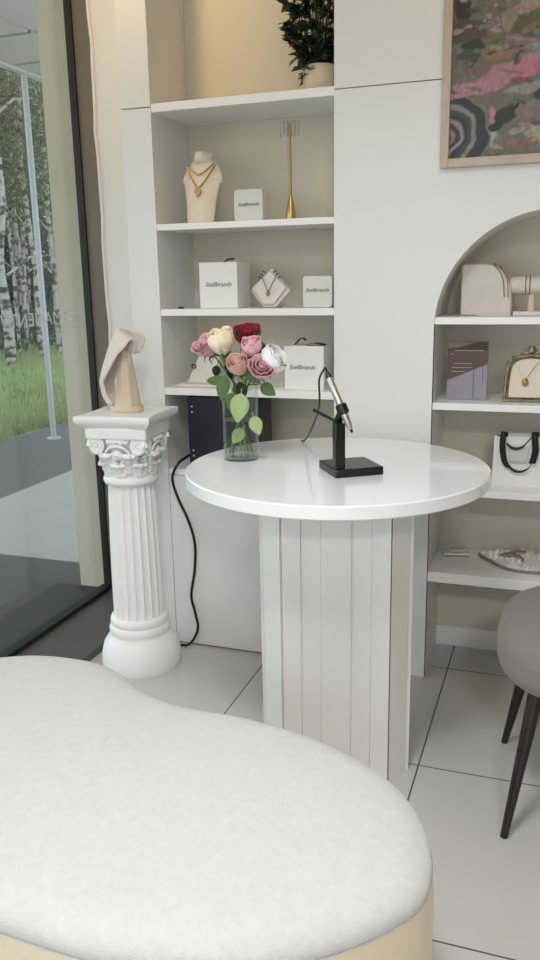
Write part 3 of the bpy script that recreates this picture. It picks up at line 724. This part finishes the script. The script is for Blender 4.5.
# upright near the front corner
bm = B(); box(bm, -.060, -.034, -.052, -.028, .021, .135); box(bm, -.060, -.036, -.055, -.028, .018, .028); obj('upright', bm, 'black', dv, bevel=.002)
Q = Matrix.Rotation(-math.radians(35), 3, 'Z'); Z0 = Vector((-.492, 2.000, TZ+.0005))
def loc_(p): return Q @ (Vector(p)-Z0)
bm = B(); tube(bm, [loc_((-0.5763, 1.9495, 0.9795)), loc_((-0.5078, 1.9543, 0.9462))], .0042, 8); tube(bm, [loc_((-0.5183, 1.9591, 0.9434)), loc_((-0.5040, 1.9495, 0.9719))], [.011, .011], 12)
obj('holder_arm', bm, 'black', dv)
pn = thing('engraving_pen', 'silver handpiece with black collar, held in the black stand', 'tool', (-.4993, 1.9400, .9814))
pc = Vector((-0.4993, 1.9400, 0.9814)); tp = Vector((-0.5354, 1.9495, 1.0603)); tip = Vector((-0.4755, 1.9353, 0.9348)); ax = (tip-tp).normalized()
bm = B(); tube(bm, [tp-pc, tp+ax*.004-pc, tp+ax*.072-pc], [.0075, .0088, .0088], 20); obj('barrel', bm, 'steel', pn, ang=50)
bm = B(); a = tp+ax*.071-pc; tube(bm, [a, a+ax*.003, a+ax*.024, a+ax*.027], [.011, .0145, .0145, .011], 20); obj('collar', bm, 'black', pn, ang=40)
bm = B(); a = tp+ax*.097-pc; tube(bm, [a, a+ax*.03, a+ax*.042], [.0092, .0078, .0045], 20); nz_ = obj('nose', bm, 'steel', pn, ang=50)
bm = B(); a = tp+ax*.139-pc; tube(bm, [a, a+ax*.008], [.004, .0028], 12); obj('tip', bm, 'black', nz_)
bm = B(); a = tp-pc; tube(bm, [a-ax*.012, a+ax*.001], [.005, .0085], 14); obj('end_cap', bm, 'black', pn)
bm = B(); s = tp-ax*.010-pc
pts = [s, s+Vector((-.006, .003, .014)), Vector((-0.5497, 1.9543, 1.0794))-pc, Vector((-0.5630, 1.9591, 1.0527))-pc, Vector((-0.5649, 1.9686, 1.0052))-pc, Vector((-0.5841, 2.0200, 0.9622))-pc, Vector((-0.6360, 2.1200, 0.8894))-pc, Vector((-0.7089, 2.3000, 0.8264))-pc, Vector((-0.7686, 2.4500, 0.7920))-pc, Vector((-.735, 2.478, .70))-pc, Vector((-.73, 2.49, .45))-pc, Vector((-.73, 2.49, .05))-pc, Vector((-.74, 2.44, .0045))-pc]
tube(bm, spline(pts, 8), .0026, 8); obj('cable', bm, 'rubber', pn)

# ------------------------------------------------------------------ safe and cable
sf = thing('navy_cabinet_box', 'dark navy metal box inside the compartment below the lowest shelf', 'box', (-1.045, 2.56, ZS5+.0005))
bm = B(); box(bm, -.165, .085, 0, .13, 0, .252); bd = obj('body', bm, 'navy', sf, bevel=.003)
bm = B(); box(bm, .0855, .098, .01, .13, .0, .252); obj('edge_panel', bm, 'black', sf, bevel=.002)
for z in (.217, .198, .062, .043):
    bm = B(); lathe(bm, [(.0035, 0), (.0035, .002), (.002, .003)], 12); obj('screw', bm, 'steel', bd, loc=(-.148, -.0005, z), rot=(PI/2, 0, 0))
bm = B(); pts = [(-1.215, 2.60, .70), (-1.218, 2.55, .697), (-1.232, 2.51, .680), (-1.251, 2.500, .63), (-1.236, 2.506, .56), (-1.202, 2.508, .483), (-1.180, 2.508, .40), (-1.184, 2.508, .30), (-1.202, 2.508, .20), (-1.190, 2.506, .14), (-1.178, 2.500, .075), (-1.205, 2.485, .02), (-1.255, 2.493, .006), (-1.33, 2.503, .006)]
tube(bm, spline(pts, 8), .0048, 8); tag(obj('power_cable', bm, 'rubber'), 'black power cable hanging down the white cabinet door to the floor', 'cable')

# ------------------------------------------------------------------ items on cabinet shelves
def gift(x, y, z, w, d, h, label, front='box', side='boxgrey', ribbon=True, tsize=.022, group=None, rz=0, tz=.52, tx=.5, bow=.2, rib_x=.5):
    t = thing('gift_box', label, 'box', (x, y, z+.0005), rz, group)
    bm = B(); box(bm, 0, w, 0, d, 0, h); cs = obj('box', bm, front, t, bevel=.0012)
    text('Stellbrands', tsize, 'ink', cs, (w*tx, -.0006, h*tz), (PI/2, 0, 0), 'lettering', shear=.35)
    if ribbon == 1:
        bm = B(); tube(bm, spline([(w*rib_x-.02, d*.5, h-.001), (w*rib_x, d*.45, h+.009), (w*rib_x+.02, d*.5, h+.011)], 4), .003, 6); obj('ribbon', bm, 'blackm', t)
    if ribbon == 2:
        bm = B()
        def rb(p0, p1, p2, ww=.012):
            P_ = spline([p0, p1, p2], 8)
            for a, b in zip(P_, P_[1:]):
                bm.faces.new([bm.verts.new(q) for q in (a-Vector((0, ww, 0)), a+Vector((0, ww, 0)), b+Vector((0, ww, 0)), b-Vector((0, ww, 0)))])
        rb((.02, d*.5, h+.001), (.045, d*.42, h+.022), (.062, d*.35, h+.016)); rb((w*.55, d*.3, h+.003), (w*.75, d*.25, h+.008), (w*.98, d*.3, h+.002), .02)
        bmesh.ops.remove_doubles(bm, verts=bm.verts, dist=1e-4); obj('ribbon', bm, 'blackm', t, solid=.0015)
    return t
gift(-1.149, 2.565, ZS3, .135, .12, .148, 'large white gift box with black ribbon beside the diamond-shaped stand', tsize=.021, rib_x=.62)
gift(-.852, 2.555, ZS4, .133, .11, .142, 'white gift box with loose black ribbon on the lowest shelf, behind the pen stand', tsize=.020, ribbon=2, tx=.45)
t = thing('ring_box', 'small rounded white jewellery box between the bust and the brass stand', 'box', (-1.022, 2.575, ZS2+.0005))
def rbox(w, d, h, r):
    pts = []
    for cx, cz, a0 in ((r, r, PI), (w-r, r, 1.5*PI), (w-r, h-r, 0), (r, h-r, .5*PI)):
        for k in range(7): a = a0+k*PI/12; pts.append((cx+r*math.cos(a), cz+r*math.sin(a)))
    bm = B(); prism(bm, pts, 0, d)
    for v in bm.verts: v.co = Vector((v.co.x, v.co.z, v.co.y))
    return bm
cs = obj('case', rbox(.098, .055, .098, .012), 'box2', t, bevel=.002); text('Stellbrands', .0165, 'ink', cs, (.049, -.0006, .052), (PI/2, 0, 0), shear=.35)
t = thing('ring_box', 'small rounded pale grey jewellery box at the right end of the middle shelf', 'box', (-.792, 2.57, ZS3+.0005))
cs = obj('case', rbox(.096, .055, .098, .010), 'box2', t, bevel=.002); text('Stellbrands', .0175, 'ink', cs, (.048, -.0006, .054), (PI/2, 0, 0), shear=.35)

# cream necklace bust
t = thing('necklace_bust', 'cream necklace bust with gold chains on the second shelf', 'bust', (-1.140, 2.62, ZS2+.0005))
def nb(u, v):
    s = (u-.5)*2
    W_ = [(0, .046), (.3, .052), (.55, .062), (.68, .070), (.76, .068), (.83, .048), (.88, .031), (1, .029)]
    for (a, x), (b, y) in zip(W_, W_[1:]):
        if a <= v <= b: w_ = x+(y-x)*(v-a)/(b-a)
    dep = .022*(1-s*s)+(.018*(1-s*s) if v > .85 else 0)
    y0 = -.045+.045*v
    return Vector((s*w_, y0-dep, v*.222 - (.018*s*s if .6 < v < .8 else 0)))
bm = B(); grid(bm, nb, 16, 40); obj('bust_body', bm, 'bust', t, solid=.008, subsurf=1, ang=80)
bm = B(); lathe(bm, [(.034, 0), (.034, .006), (.01, .01), (.008, .19), (.022, .21), (.024, .222)], 24, (0, .0)); obj('back_support', bm, 'bust', t)
nk = thing('necklace', 'two gold chains with a heart pendant on the cream bust', 'necklace', (-1.140, 2.62, ZS2+.0005))
for (top, low, zz) in ((.045, .150, .185), (.050, .110, .180)):
    bm = B(); P_ = []
    for k in range(25):
        s = -1+2*k/24; x = s*top; z = low + (zz-low)*abs(s)**1.35; v = min(1, z/.222)
        P_.append((x, nb(.5+.5*min(1, abs(s))*math.copysign(1, s)*.75, v).y-.0085, z))
    tube(bm, P_, .0023, 6); obj('chain', bm, 'brass', nk)
bm = B(); y = nb(.5, .42).y-.0125
hp = [(.0, -.014), (.012, .002), (.012, .010), (.006, .013), (0, .008), (-.006, .013), (-.012, .010), (-.012, .002)]
a = [bm.verts.new((x, y-.003, .094+z)) for x, z in hp]; b = [bm.verts.new((x, y+.002, .094+z)) for x, z in hp]
bm.faces.new(a); bm.faces.new(b[::-1])
for i in range(8): bm.faces.new((a[i], b[i], b[(i+1) % 8], a[(i+1) % 8]))
obj('pendant', bm, 'brass', nk, bevel=.0015)

# brass T stand
t = thing('earring_stand', 'slim brass stand with clear acrylic crossbar on the second shelf', 'stand', (-.845, 2.62, ZS2+.0005))
bm = B(); lathe(bm, [(.016, 0), (.017, .004), (.014, .03), (.008, .062), (.0045, .075)], 24); obj('base', bm, 'gold', t)
bm = B(); lathe(bm, [(.0042, .074), (.0038, .29)], 12); obj('pole', bm, 'brass', t)
bm = B(); box(bm, -.032, .030, -.004, .004, .292, .298)
for x in (-.030, -.018, -.006, .008, .018, .028): box(bm, x-.0016, x+.0016, -.006, .002, .252, .296)
obj('crossbar', bm, 'acryl', t, bevel=.001)
bm = B(); tube(bm, spline([(-.020, -.007, .29), (-.022, -.008, .25), (-.016, -.008, .19), (-.013, -.008, .20), (-.017, -.008, .26)], 6), .0014, 6)
tag(obj('earring_chain', bm, 'steel', loc=(-.845, 2.62, ZS2)), 'thin silver chain hanging from the acrylic crossbar', 'chain')

# diamond-shaped necklace stand
t = thing('necklace_stand', 'blush diamond-shaped necklace stand beside the large gift box', 'stand', (-.916, 2.60, ZS3+.0005), math.radians(-6))
def diamond(s, cz, y0, y1):
    bm = B(); pts = [(-.022*s, .001/s), (.022*s, .001/s), (.072*s, .054), (0, .124*s), (-.072*s, .054)]
    a = [bm.verts.new((x, y0+.15*z, z)) for x, z in pts]; b = [bm.verts.new((x, y1+.15*z, z)) for x, z in pts]
    bm.faces.new(a); bm.faces.new(b[::-1])
    for i in range(5): bm.faces.new((a[i], b[i], b[(i+1) % 5], a[(i+1) % 5]))
    return bm
obj('board', diamond(1, 0, 0, .016), 'blush', t, bevel=.002)
bm = diamond(.86, 0, -.010, -.0005)
for v in bm.verts: v.co.z += .010
obj('pad', bm, 'blush', t, bevel=.002)
bm = B(); prism(bm, [(-.02, .017), (.02, .017), (.02, .055), (-.02, .055)], 0, .006); obj('foot', bm, 'blush', t)
nk = thing('necklace', 'black cord necklace with a dark pendant on the diamond-shaped stand', 'necklace', (-.916, 2.60, ZS3+.0005), math.radians(-6))
bm = B()
tube(bm, spline([(-.026, -.002, .100), (-.014, -.005, .078), (0, -.0065, .052), (.014, -.005, .078), (.026, -.002, .100)], 6), .0011, 6)
for k in (0, 1, 2):
    for sx in (-1, 1): tube(bm, [(sx*(.016+.008*k), .002, .112-.009*k), (sx*(.024+.008*k), .004, .118-.009*k)], .0018, 6)
obj('cord', bm, 'blackm', nk)
bm = B(); lathe(bm, [(.001, .036), (.006, .042), (.006, .05), (.001, .056)], 12, (0, -.012)); obj('pendant', bm, 'brass', nk)
bm = B(); lathe(bm, [(.010, 0), (.011, .003), (.006, .006), (.002, .0065)], 16); tag(obj('jewellery_disc', bm, 'black', loc=(-1.222, 2.57, ZS3+.0005)), 'tiny flat black disc at the left end of the middle shelf', 'trinket')
# open jewellery card holder, lowest shelf
t = thing('earring_display', 'white card display on a flat tray, behind the leftmost rose', 'display', (-1.20, 2.58, ZS4+.0005))
bm = B(); box(bm, -.045, .10, -.02, .09, 0, .008); obj('tray', bm, 'paper', t, bevel=.002)
bm = B(); prism(bm, [(-.03, .09), (.09, .09), (.075, .19), (.0, .19)], 0, .004)
for v in bm.verts:
    d = v.co.y-.09; v.co = Vector((v.co.x, .03+d*.45+v.co.z, .008+d*.9))
obj('card', bm, 'paper', t, bevel=.0008)
bm = B(); tube(bm, spline([(-.012, .062, .052), (-.020, .055, .062), (-.012, .05, .070), (-.004, .055, .062), (-.010, .05, .054)], 4), .0022, 6)
tag(obj('hoop_earring', bm, 'black', loc=(-1.2, 2.578, ZS4)), 'small black hoop hooked on the white card display', 'earring')
bm = B(); box(bm, -.06, .06, -.03, .03, 0, .003); tag(obj('paper_card', bm, 'paper', loc=(-.905, 2.575, ZS4+.0005), rot=(0, 0, .12)), 'flat white card lying left of the lowest gift box', 'card')

# planter
pl = thing('potted_plant', 'bushy dark green plant in a cream pot on the top shelf', 'plant', (-.752, 2.645, ZS1+.0005))
bm = B(); lathe(bm, [(.034, 0), (.042, .004), (.052, .03), (.056, .06), (.052, .082), (.050, .084), (.046, .080), (.046, .07)], 40); obj('pot', bm, 'pot', pl, ang=60)
r3 = random.Random(3); bm = B(); bm2 = B()
for k in range(330):
    a = r3.uniform(0, 2*PI); rad = r3.random()**.6; h = r3.uniform(.06, .33)
    sp = .085*math.sin(min(1, (h-.04)/.2)*PI/2)
    p = Vector((math.cos(a)*rad*sp-.015, math.sin(a)*rad*sp, h))
    if p.x > .045: p.x = .045
    dv_ = Vector((math.cos(a)*.9, math.sin(a)*.9, r3.uniform(-.5, .9))).normalized()
    L = r3.uniform(.035, .055); w = L*.34
    z = Vector((r3.gauss(0, .5), -.6, 1)); z = (z-dv_*z.dot(dv_)).normalized(); x = dv_.cross(z)
    Mx = Matrix((x, dv_, z)).transposed()
    def fn(u, v):
        s = (u-.5)*2; ww = w*math.sin(min(1, max(0, v))*PI)**.7*(1+.25*math.cos(v*20)); q = Mx @ Vector((s*ww, v*L, .15*abs(s)*ww-.25*L*v*v)) + p
        q.x = min(q.x, .073); q.y = max(-.12, min(.15, q.y)); return q
    grid(bm, fn, 2, 6)
    if k % 6 == 0: tube(bm2, [(0, 0, .06), p*.6+Vector((0, 0, .02)), p], .0018, 5)
obj('foliage', bm, 'leafdark', pl, smooth=True, solid=.0006, ang=80); obj('stems', bm2, 'leafdark', pl)
bm = B(); lathe(bm, [(.0455, .066), (.0455, .072)], 24); obj('soil', bm, 'legdark', pl)

# ------------------------------------------------------------------ items in niche
t = thing('bracelet_stand', 'large rounded white bracelet cuff stand on the top niche shelf', 'stand', (-.30, 2.60, N1+.0005))
def cuff(u, v):
    prof_ = [(0, 0), (0, .148), (.006, .152), (.085, .152), (.112, .140), (.134, .112), (.146, .075), (.148, 0)]
    f = u*(len(prof_)-1); i = min(len(prof_)-2, int(f)); a, b = prof_[i], prof_[i+1]; f -= i
    x = a[0]+(b[0]-a[0])*f; z = a[1]+(b[1]-a[1])*f
    c = (v-.5)*2; return Vector((x, .06+.055*c, z*(1-.10*c*c*0)-.0))
bm = B(); pr_ = spline([(0, 0, 0), (0, 0, .10), (.002, 0, .148), (.03, 0, .153), (.085, 0, .150), (.115, 0, .136), (.136, 0, .108), (.147, 0, .07), (.150, 0, 0)], 5)
prism(bm, [(p.x, p.z) for p in pr_], 0, .11)
for v in bm.verts: v.co = Vector((v.co.x, .005+v.co.z, v.co.y))
obj('body', bm, 'cuff', t, bevel=.006, ang=50)
bm = B()
box(bm, .05, .150, -.006, .004, 0, .006); obj('foot', bm, 'cuff', t, bevel=.001)
for k, off_ in enumerate((0, .018)):
    bm = B()
    P_ = [(.095+off_, .0035, .148-off_*.4), (.108+off_*.9, .0015, .135-off_*.4), (.122+off_*.7, .001, .105), (.128+off_*.6, .0015, .055)]
    P_ = [(.092+off_, .117, .150-off_*.5), (.092+off_, .06, .154-off_*.4)] + P_
    tube(bm, spline(P_, 6), .0016, 6)
    tag(obj('bracelet', bm, 'brass', loc=(-.30, 2.60, N1+.0005)), ['thin gold bracelet over the top of the white cuff stand', 'thin gold bracelet lower on the shoulder of the white cuff stand'][k], 'bracelet', 'bracelets on the white cuff stand')
t = thing('bracelet_stand', 'horizontal white bracelet roll on a wooden leg, right of the cuff stand', 'stand', (-.085, 2.64, N1+.0005))
bm = B(); lathe(bm, [(.010, -.076), (.022, -.074), (.026, -.066), (.026, .08), (.022, .085)], 28)
for v in bm.verts: v.co = Vector((v.co.z, v.co.y, v.co.x+.088))
obj('roll', bm, 'cuff', t)
bm = B(); lathe(bm, [(.013, .012), (.009, .065)], 16, (-.01, 0)); obj('post', bm, 'wood', t)
bm = B(); box(bm, -.06, .09, -.04, .04, 0, .012); obj('base', bm, 'blush', t, bevel=.002)
for k, x in enumerate((-.028, -.016)):
    bm = B(); tube(bm, [(x, .0275*math.cos(a), .088+.0275*math.sin(a)) for a in [2*PI*i/24 for i in range(24)]], .0015, 6, closed=True)
    tag(obj('bracelet', bm, 'brass', loc=(-.085, 2.64, N1+.0005)), ['gold bangle round the white roll, nearer its free end', 'gold bangle round the white roll, nearer the wooden leg'][k], 'bracelet')

t = thing('book', 'brown and lilac booklet standing upright on the second niche shelf', 'book', (-.333, 2.60, N2+.0005), math.radians(2))
BW, BH = .122, .180
bm = B(); box(bm, 0, BW, 0, .022, 0, BH); obj('cover', bm, 'mauveb', t, bevel=.001)
def flat(name, poly, m, y):
    bm = B(); a = [bm.verts.new((x*BW, y, z*BH)) for x, z in poly]; b = [bm.verts.new((x*BW, y+.0006, z*BH)) for x, z in poly]
    n = len(a); bm.faces.new(a); bm.faces.new(b[::-1])
    for i in range(n): bm.faces.new((a[i], b[i], b[(i+1) % n], a[(i+1) % n]))
    return obj(name, bm, m, t, smooth=False)
flat('cover_print', [(0, .33), (1, .62), (1, 1), (0, 1)], 'brownb', -.0008); flat('cover_print', [(0, .86), (1, .86), (1, .99), (.75, .985), (.3, .90)], 'darkb', -.0012)
flat('cover_print', [(0, .88), (.3, .905), (.75, 1), (0, 1)], 'taupeb', -.0016)
bm = B()
for x, z, w in ((.08, .78, .07), (.18, .84, .7), (.16, .62, .45), (.12, .55, .5), (.1, .48, .35)): box(bm, x*BW, (x+w)*BW, -.0018, -.0012, z*BH, z*BH+.0022)
for z in (.30, .25, .2, .15, .1, .05): box(bm, .26*BW, .34*BW, -.0012, -.0005, z*BH, z*BH+.004)
obj('print_lines', bm, 'inkpale', t)
for a_, b_, c_ in ((.66, .03, .52), (.88, .28, .58)):
    bm = B(); box(bm, a_*BW, (a_+.01)*BW, -.0012, -.0005, b_*BH, c_*BH); obj('printed_rule', bm, 'navy', t)

# gilt frame with necklace
t = thing('ornate_frame', 'antique arched metal frame with crest and cream panel on the second niche shelf', 'frame', (-.160, 2.585, N2+.0005), math.radians(4))
FW, FH = .155, .138
t.rotation_euler = (math.radians(-7), 0, math.radians(4))
pth = [(.004, 0, .004), (.006, 0, .06), (.012, 0, .105), (.022, 0, .124), (.045, 0, .136), (FW/2, 0, .140)]
pth = spline(pth, 6); full = pth + [Vector((FW-p.x, p.y, p.z)) for p in reversed(pth[:-1])]
bm = B(); tube(bm, full, [.0052+.0012*math.sin(i*1.9) for i in range(len(full))], 8)
tube(bm, [(0, 0, .004), (FW, 0, .004)], .0055, 8)
inn = [Vector((FW/2+(p.x-FW/2)*.88, -.002, .012+(p.z-.004)*.89)) for p in full]; tube(bm, inn+[inn[0]], .0022, 6)
for i in range(26): tube(bm, [(.004+i*.0059, -.004, .001), (.007+i*.0059, -.005, .009)], .0018, 5)
obj('frame_rim', bm, 'antique', t, ang=60)
bm = B(); c = FW/2
for s in (-1, 1):
    tube(bm, spline([(c+s*.032, 0, .141), (c+s*.026, -.003, .150), (c+s*.014, -.003, .147), (c+s*.010, -.003, .156), (c+s*.004, -.003, .162)], 5), [.0045]*21, 7)
    tube(bm, spline([(c+s*.05, 0, .136), (c+s*.056, -.003, .130), (c+s*.063, -.003, .122), (c+s*.068, 0, .108)], 5), .005, 7)
lathe(bm, [(.002, .144), (.010, .148), (.012, .157), (.008, .167), (.002, .170)], 12, (c, -.002)); obj('crest', bm, 'antique', t)
bm = B(); poly = [(p.x, p.z) for p in inn]; a = [bm.verts.new((x, .000, z)) for x, z in poly]; b = [bm.verts.new((x, .006, z)) for x, z in poly]
n = len(a); bm.faces.new(a); bm.faces.new(b[::-1])
for i in range(n): bm.faces.new((a[i], b[i], b[(i+1) % n], a[(i+1) % n]))
obj('panel', bm, 'beige', t)
bm = B(); box(bm, c-.02, c+.02, .008, .012, .0, .09)
for v in bm.verts: v.co.y += (.09-v.co.z)*.4
obj('easel_back', bm, 'antique', t)
nk = thing('necklace', 'fine chain with a gold oval pendant inside the ornate frame', 'necklace', tuple(t.location)); nk.rotation_euler = t.rotation_euler
bm = B(); tube(bm, spline([(.030, -.003, .118), (.045, -.003, .092), (.062, -.003, .072), (.078, -.003, .092), (.1, -.003, .120)], 6), .0009, 6); obj('chain', bm, 'steel', nk)
bm = B(); tube(bm, [(.062+.008*math.cos(a_), -.004, .059+.011*math.sin(a_)) for a_ in [2*PI*i/20 for i in range(20)]], .0022, 6, closed=True)
lathe(bm, [(.001, .049), (.0045, .055), (.0045, .063), (.001, .069)], 10, (.062, -.005)); obj('pendant', bm, 'gold', nk)

# paper bag
t = thing('gift_bag', 'white paper gift bag with black ribbon handles on the third niche shelf', 'bag', (-.183, 2.60, N3+.0005), math.radians(2))
bm = B()
GW, GD, GH = .20, .085, .158
v = [(0, 0, 0), (GW, 0, 0), (GW, GD, 0), (0, GD, 0), (0.003, .012, GH), (GW-.003, .012, GH), (GW-.003, GD-.02, GH), (.003, GD-.02, GH)]
vv = [bm.verts.new(p) for p in v]
for f in ((0,3,2,1), (0,1,5,4), (1,2,6,5), (2,3,7,6), (3,0,4,7)): bm.faces.new([vv[i] for i in f])
obj('bag_body', bm, 'box', t, solid=.0012, smooth=False)
bm = B(); box(bm, .02, GW-.02, .02, .05, .09, GH+.012); 
for v_ in bm.verts: v_.co.z -= .05*abs(v_.co.x-.1)
obj('tissue_paper', bm, 'paper', t, bevel=.002)
def ribbon(name, pts, w, axis=Vector((1, 0, 0))):
    bm = B(); P_ = spline(pts, 7); pr2 = None
    for p in P_:
        a, b = bm.verts.new(p-axis*w), bm.verts.new(p+axis*w)
        if pr2: bm.faces.new((pr2[0], pr2[1], b, a))
        pr2 = (a, b)
    return obj(name, bm, 'blackm', t, solid=.0012, ang=80)
ribbon('ribbon_handle', [(.034, .016, GH-.015), (.033, .006, GH+.012), (.030, -.008, GH+.010), (.028, -.012, GH-.03), (.036, -.010, GH-.075), (.050, -.008, GH-.096)], .009)
ribbon('ribbon_handle', [(.036, -.010, GH-.078), (.058, -.009, GH-.100), (.082, -.009, GH-.108), (.106, -.009, GH-.098), (.120, -.010, GH-.076)], .004, Vector((.3, 0, 1)))
ribbon('ribbon_handle', [(.128, .016, GH-.005), (.124, .004, GH+.016), (.122, -.010, GH+.004), (.126, -.012, GH-.04), (.118, -.010, GH-.08)], .010)
ribbon('ribbon_handle', [(.040, -.011, GH-.02), (.060, -.011, GH-.034), (.085, -.011, GH-.030), (.108, -.011, GH-.004), (.122, -.010, GH+.014)], .004, Vector((.2, 0, 1)))
bm = B(); box(bm, .048, .104, -.0045, -.003, GH-.078, GH-.028); obj('tag', bm, 'boxgrey', t, rot=(0, 0, 0), bevel=.0005)
bm = B(); tube(bm, [(.012, .004, GH+.001), (.03, .006, GH+.003)], .0016, 6); obj('string', bm, 'blackm', t)

# bottom shelf: small box and crystal tray
t = thing('trinket_dish', 'small round glass dish on a white square card on the lowest niche shelf', 'dish', (-.298, 2.725, N4+.0005), .25)
bm = B(); box(bm, -.045, .04, -.03, .03, 0, .010); obj('card_base', bm, 'box', t, bevel=.001)
bm = B(); box(bm, -.046, .041, -.031, -.0302, .0005, .004); obj('card_edge', bm, 'slate', t)
bm = B(); lathe(bm, [(.018, .0105), (.030, .014), (.034, .022), (.031, .024), (.027, .018), (.010, .015)], 24); obj('dish', bm, 'crystal', t)
bm = B(); tube(bm, [(.013*math.cos(a), .013*math.sin(a), .024) for a in [2*PI*i/16 for i in range(16)]], .0014, 6, closed=True); tag(obj('ring', bm, 'steel', loc=(-.298, 2.725, N4)), 'thin silver ring lying in the small glass dish', 'ring')
t = thing('crystal_tray', 'rough quartz geode slice with dark metal rim on the lowest niche shelf', 'tray', (-.04, 2.675, N4+.0005))
r4 = random.Random(8)
pt = [(-.178, .055), (-.170, .022), (-.135, -.022), (-.105, -.058), (-.07, -.082), (-.02, -.090), (.05, -.080), (.12, -.06), (.17, -.02), (.16, .05), (.08, .085), (0, .088), (-.06, .092), (-.12, .082)]
lp = spline([(x, y, 0) for x, y in pt], 4, True)
bm = B(); prism(bm, [(p.x*.985, p.y*.985) for p in lp], .002, .016); 
for k in range(110):
    i = r4.randrange(len(lp)); f = r4.uniform(.45, .97); p = lp[i]*f; s = r4.uniform(.006, .013)
    if p.y < -.02 and f < .8 and r4.random() < .6: continue
    h = r4.uniform(.012, .026); a = r4.random()*6
    lathe(bm, [(s, .010), (s*.8, h), (.0008, h+s*.6)], 5, (p.x*.97, p.y*.97))
obj('crystal', bm, 'crystal', t, smooth=False)
bm = B(); tube(bm, [Vector((p.x, p.y, .008)) for p in lp], .0038, 6, closed=True); obj('rim', bm, 'slate', t)
bm = B(); tube(bm, spline([(-.11, -.015, .032), (-.06, .018, .038), (-.03, .03, .036)], 4), .004, 6); tube(bm, spline([(-.075, .01, .036), (-.045, -.02, .033), (-.035, -.045, .031)], 4), .004, 6); tube(bm, [(-.11, -.015, .032), (-.07, -.012, .033), (-.055, -.008, .034)], .0035, 6)
tag(obj('brooch', bm, 'slate', loc=(-.04, 2.675, N4)), 'dark twisted metal ornament lying on the quartz slice', 'brooch')
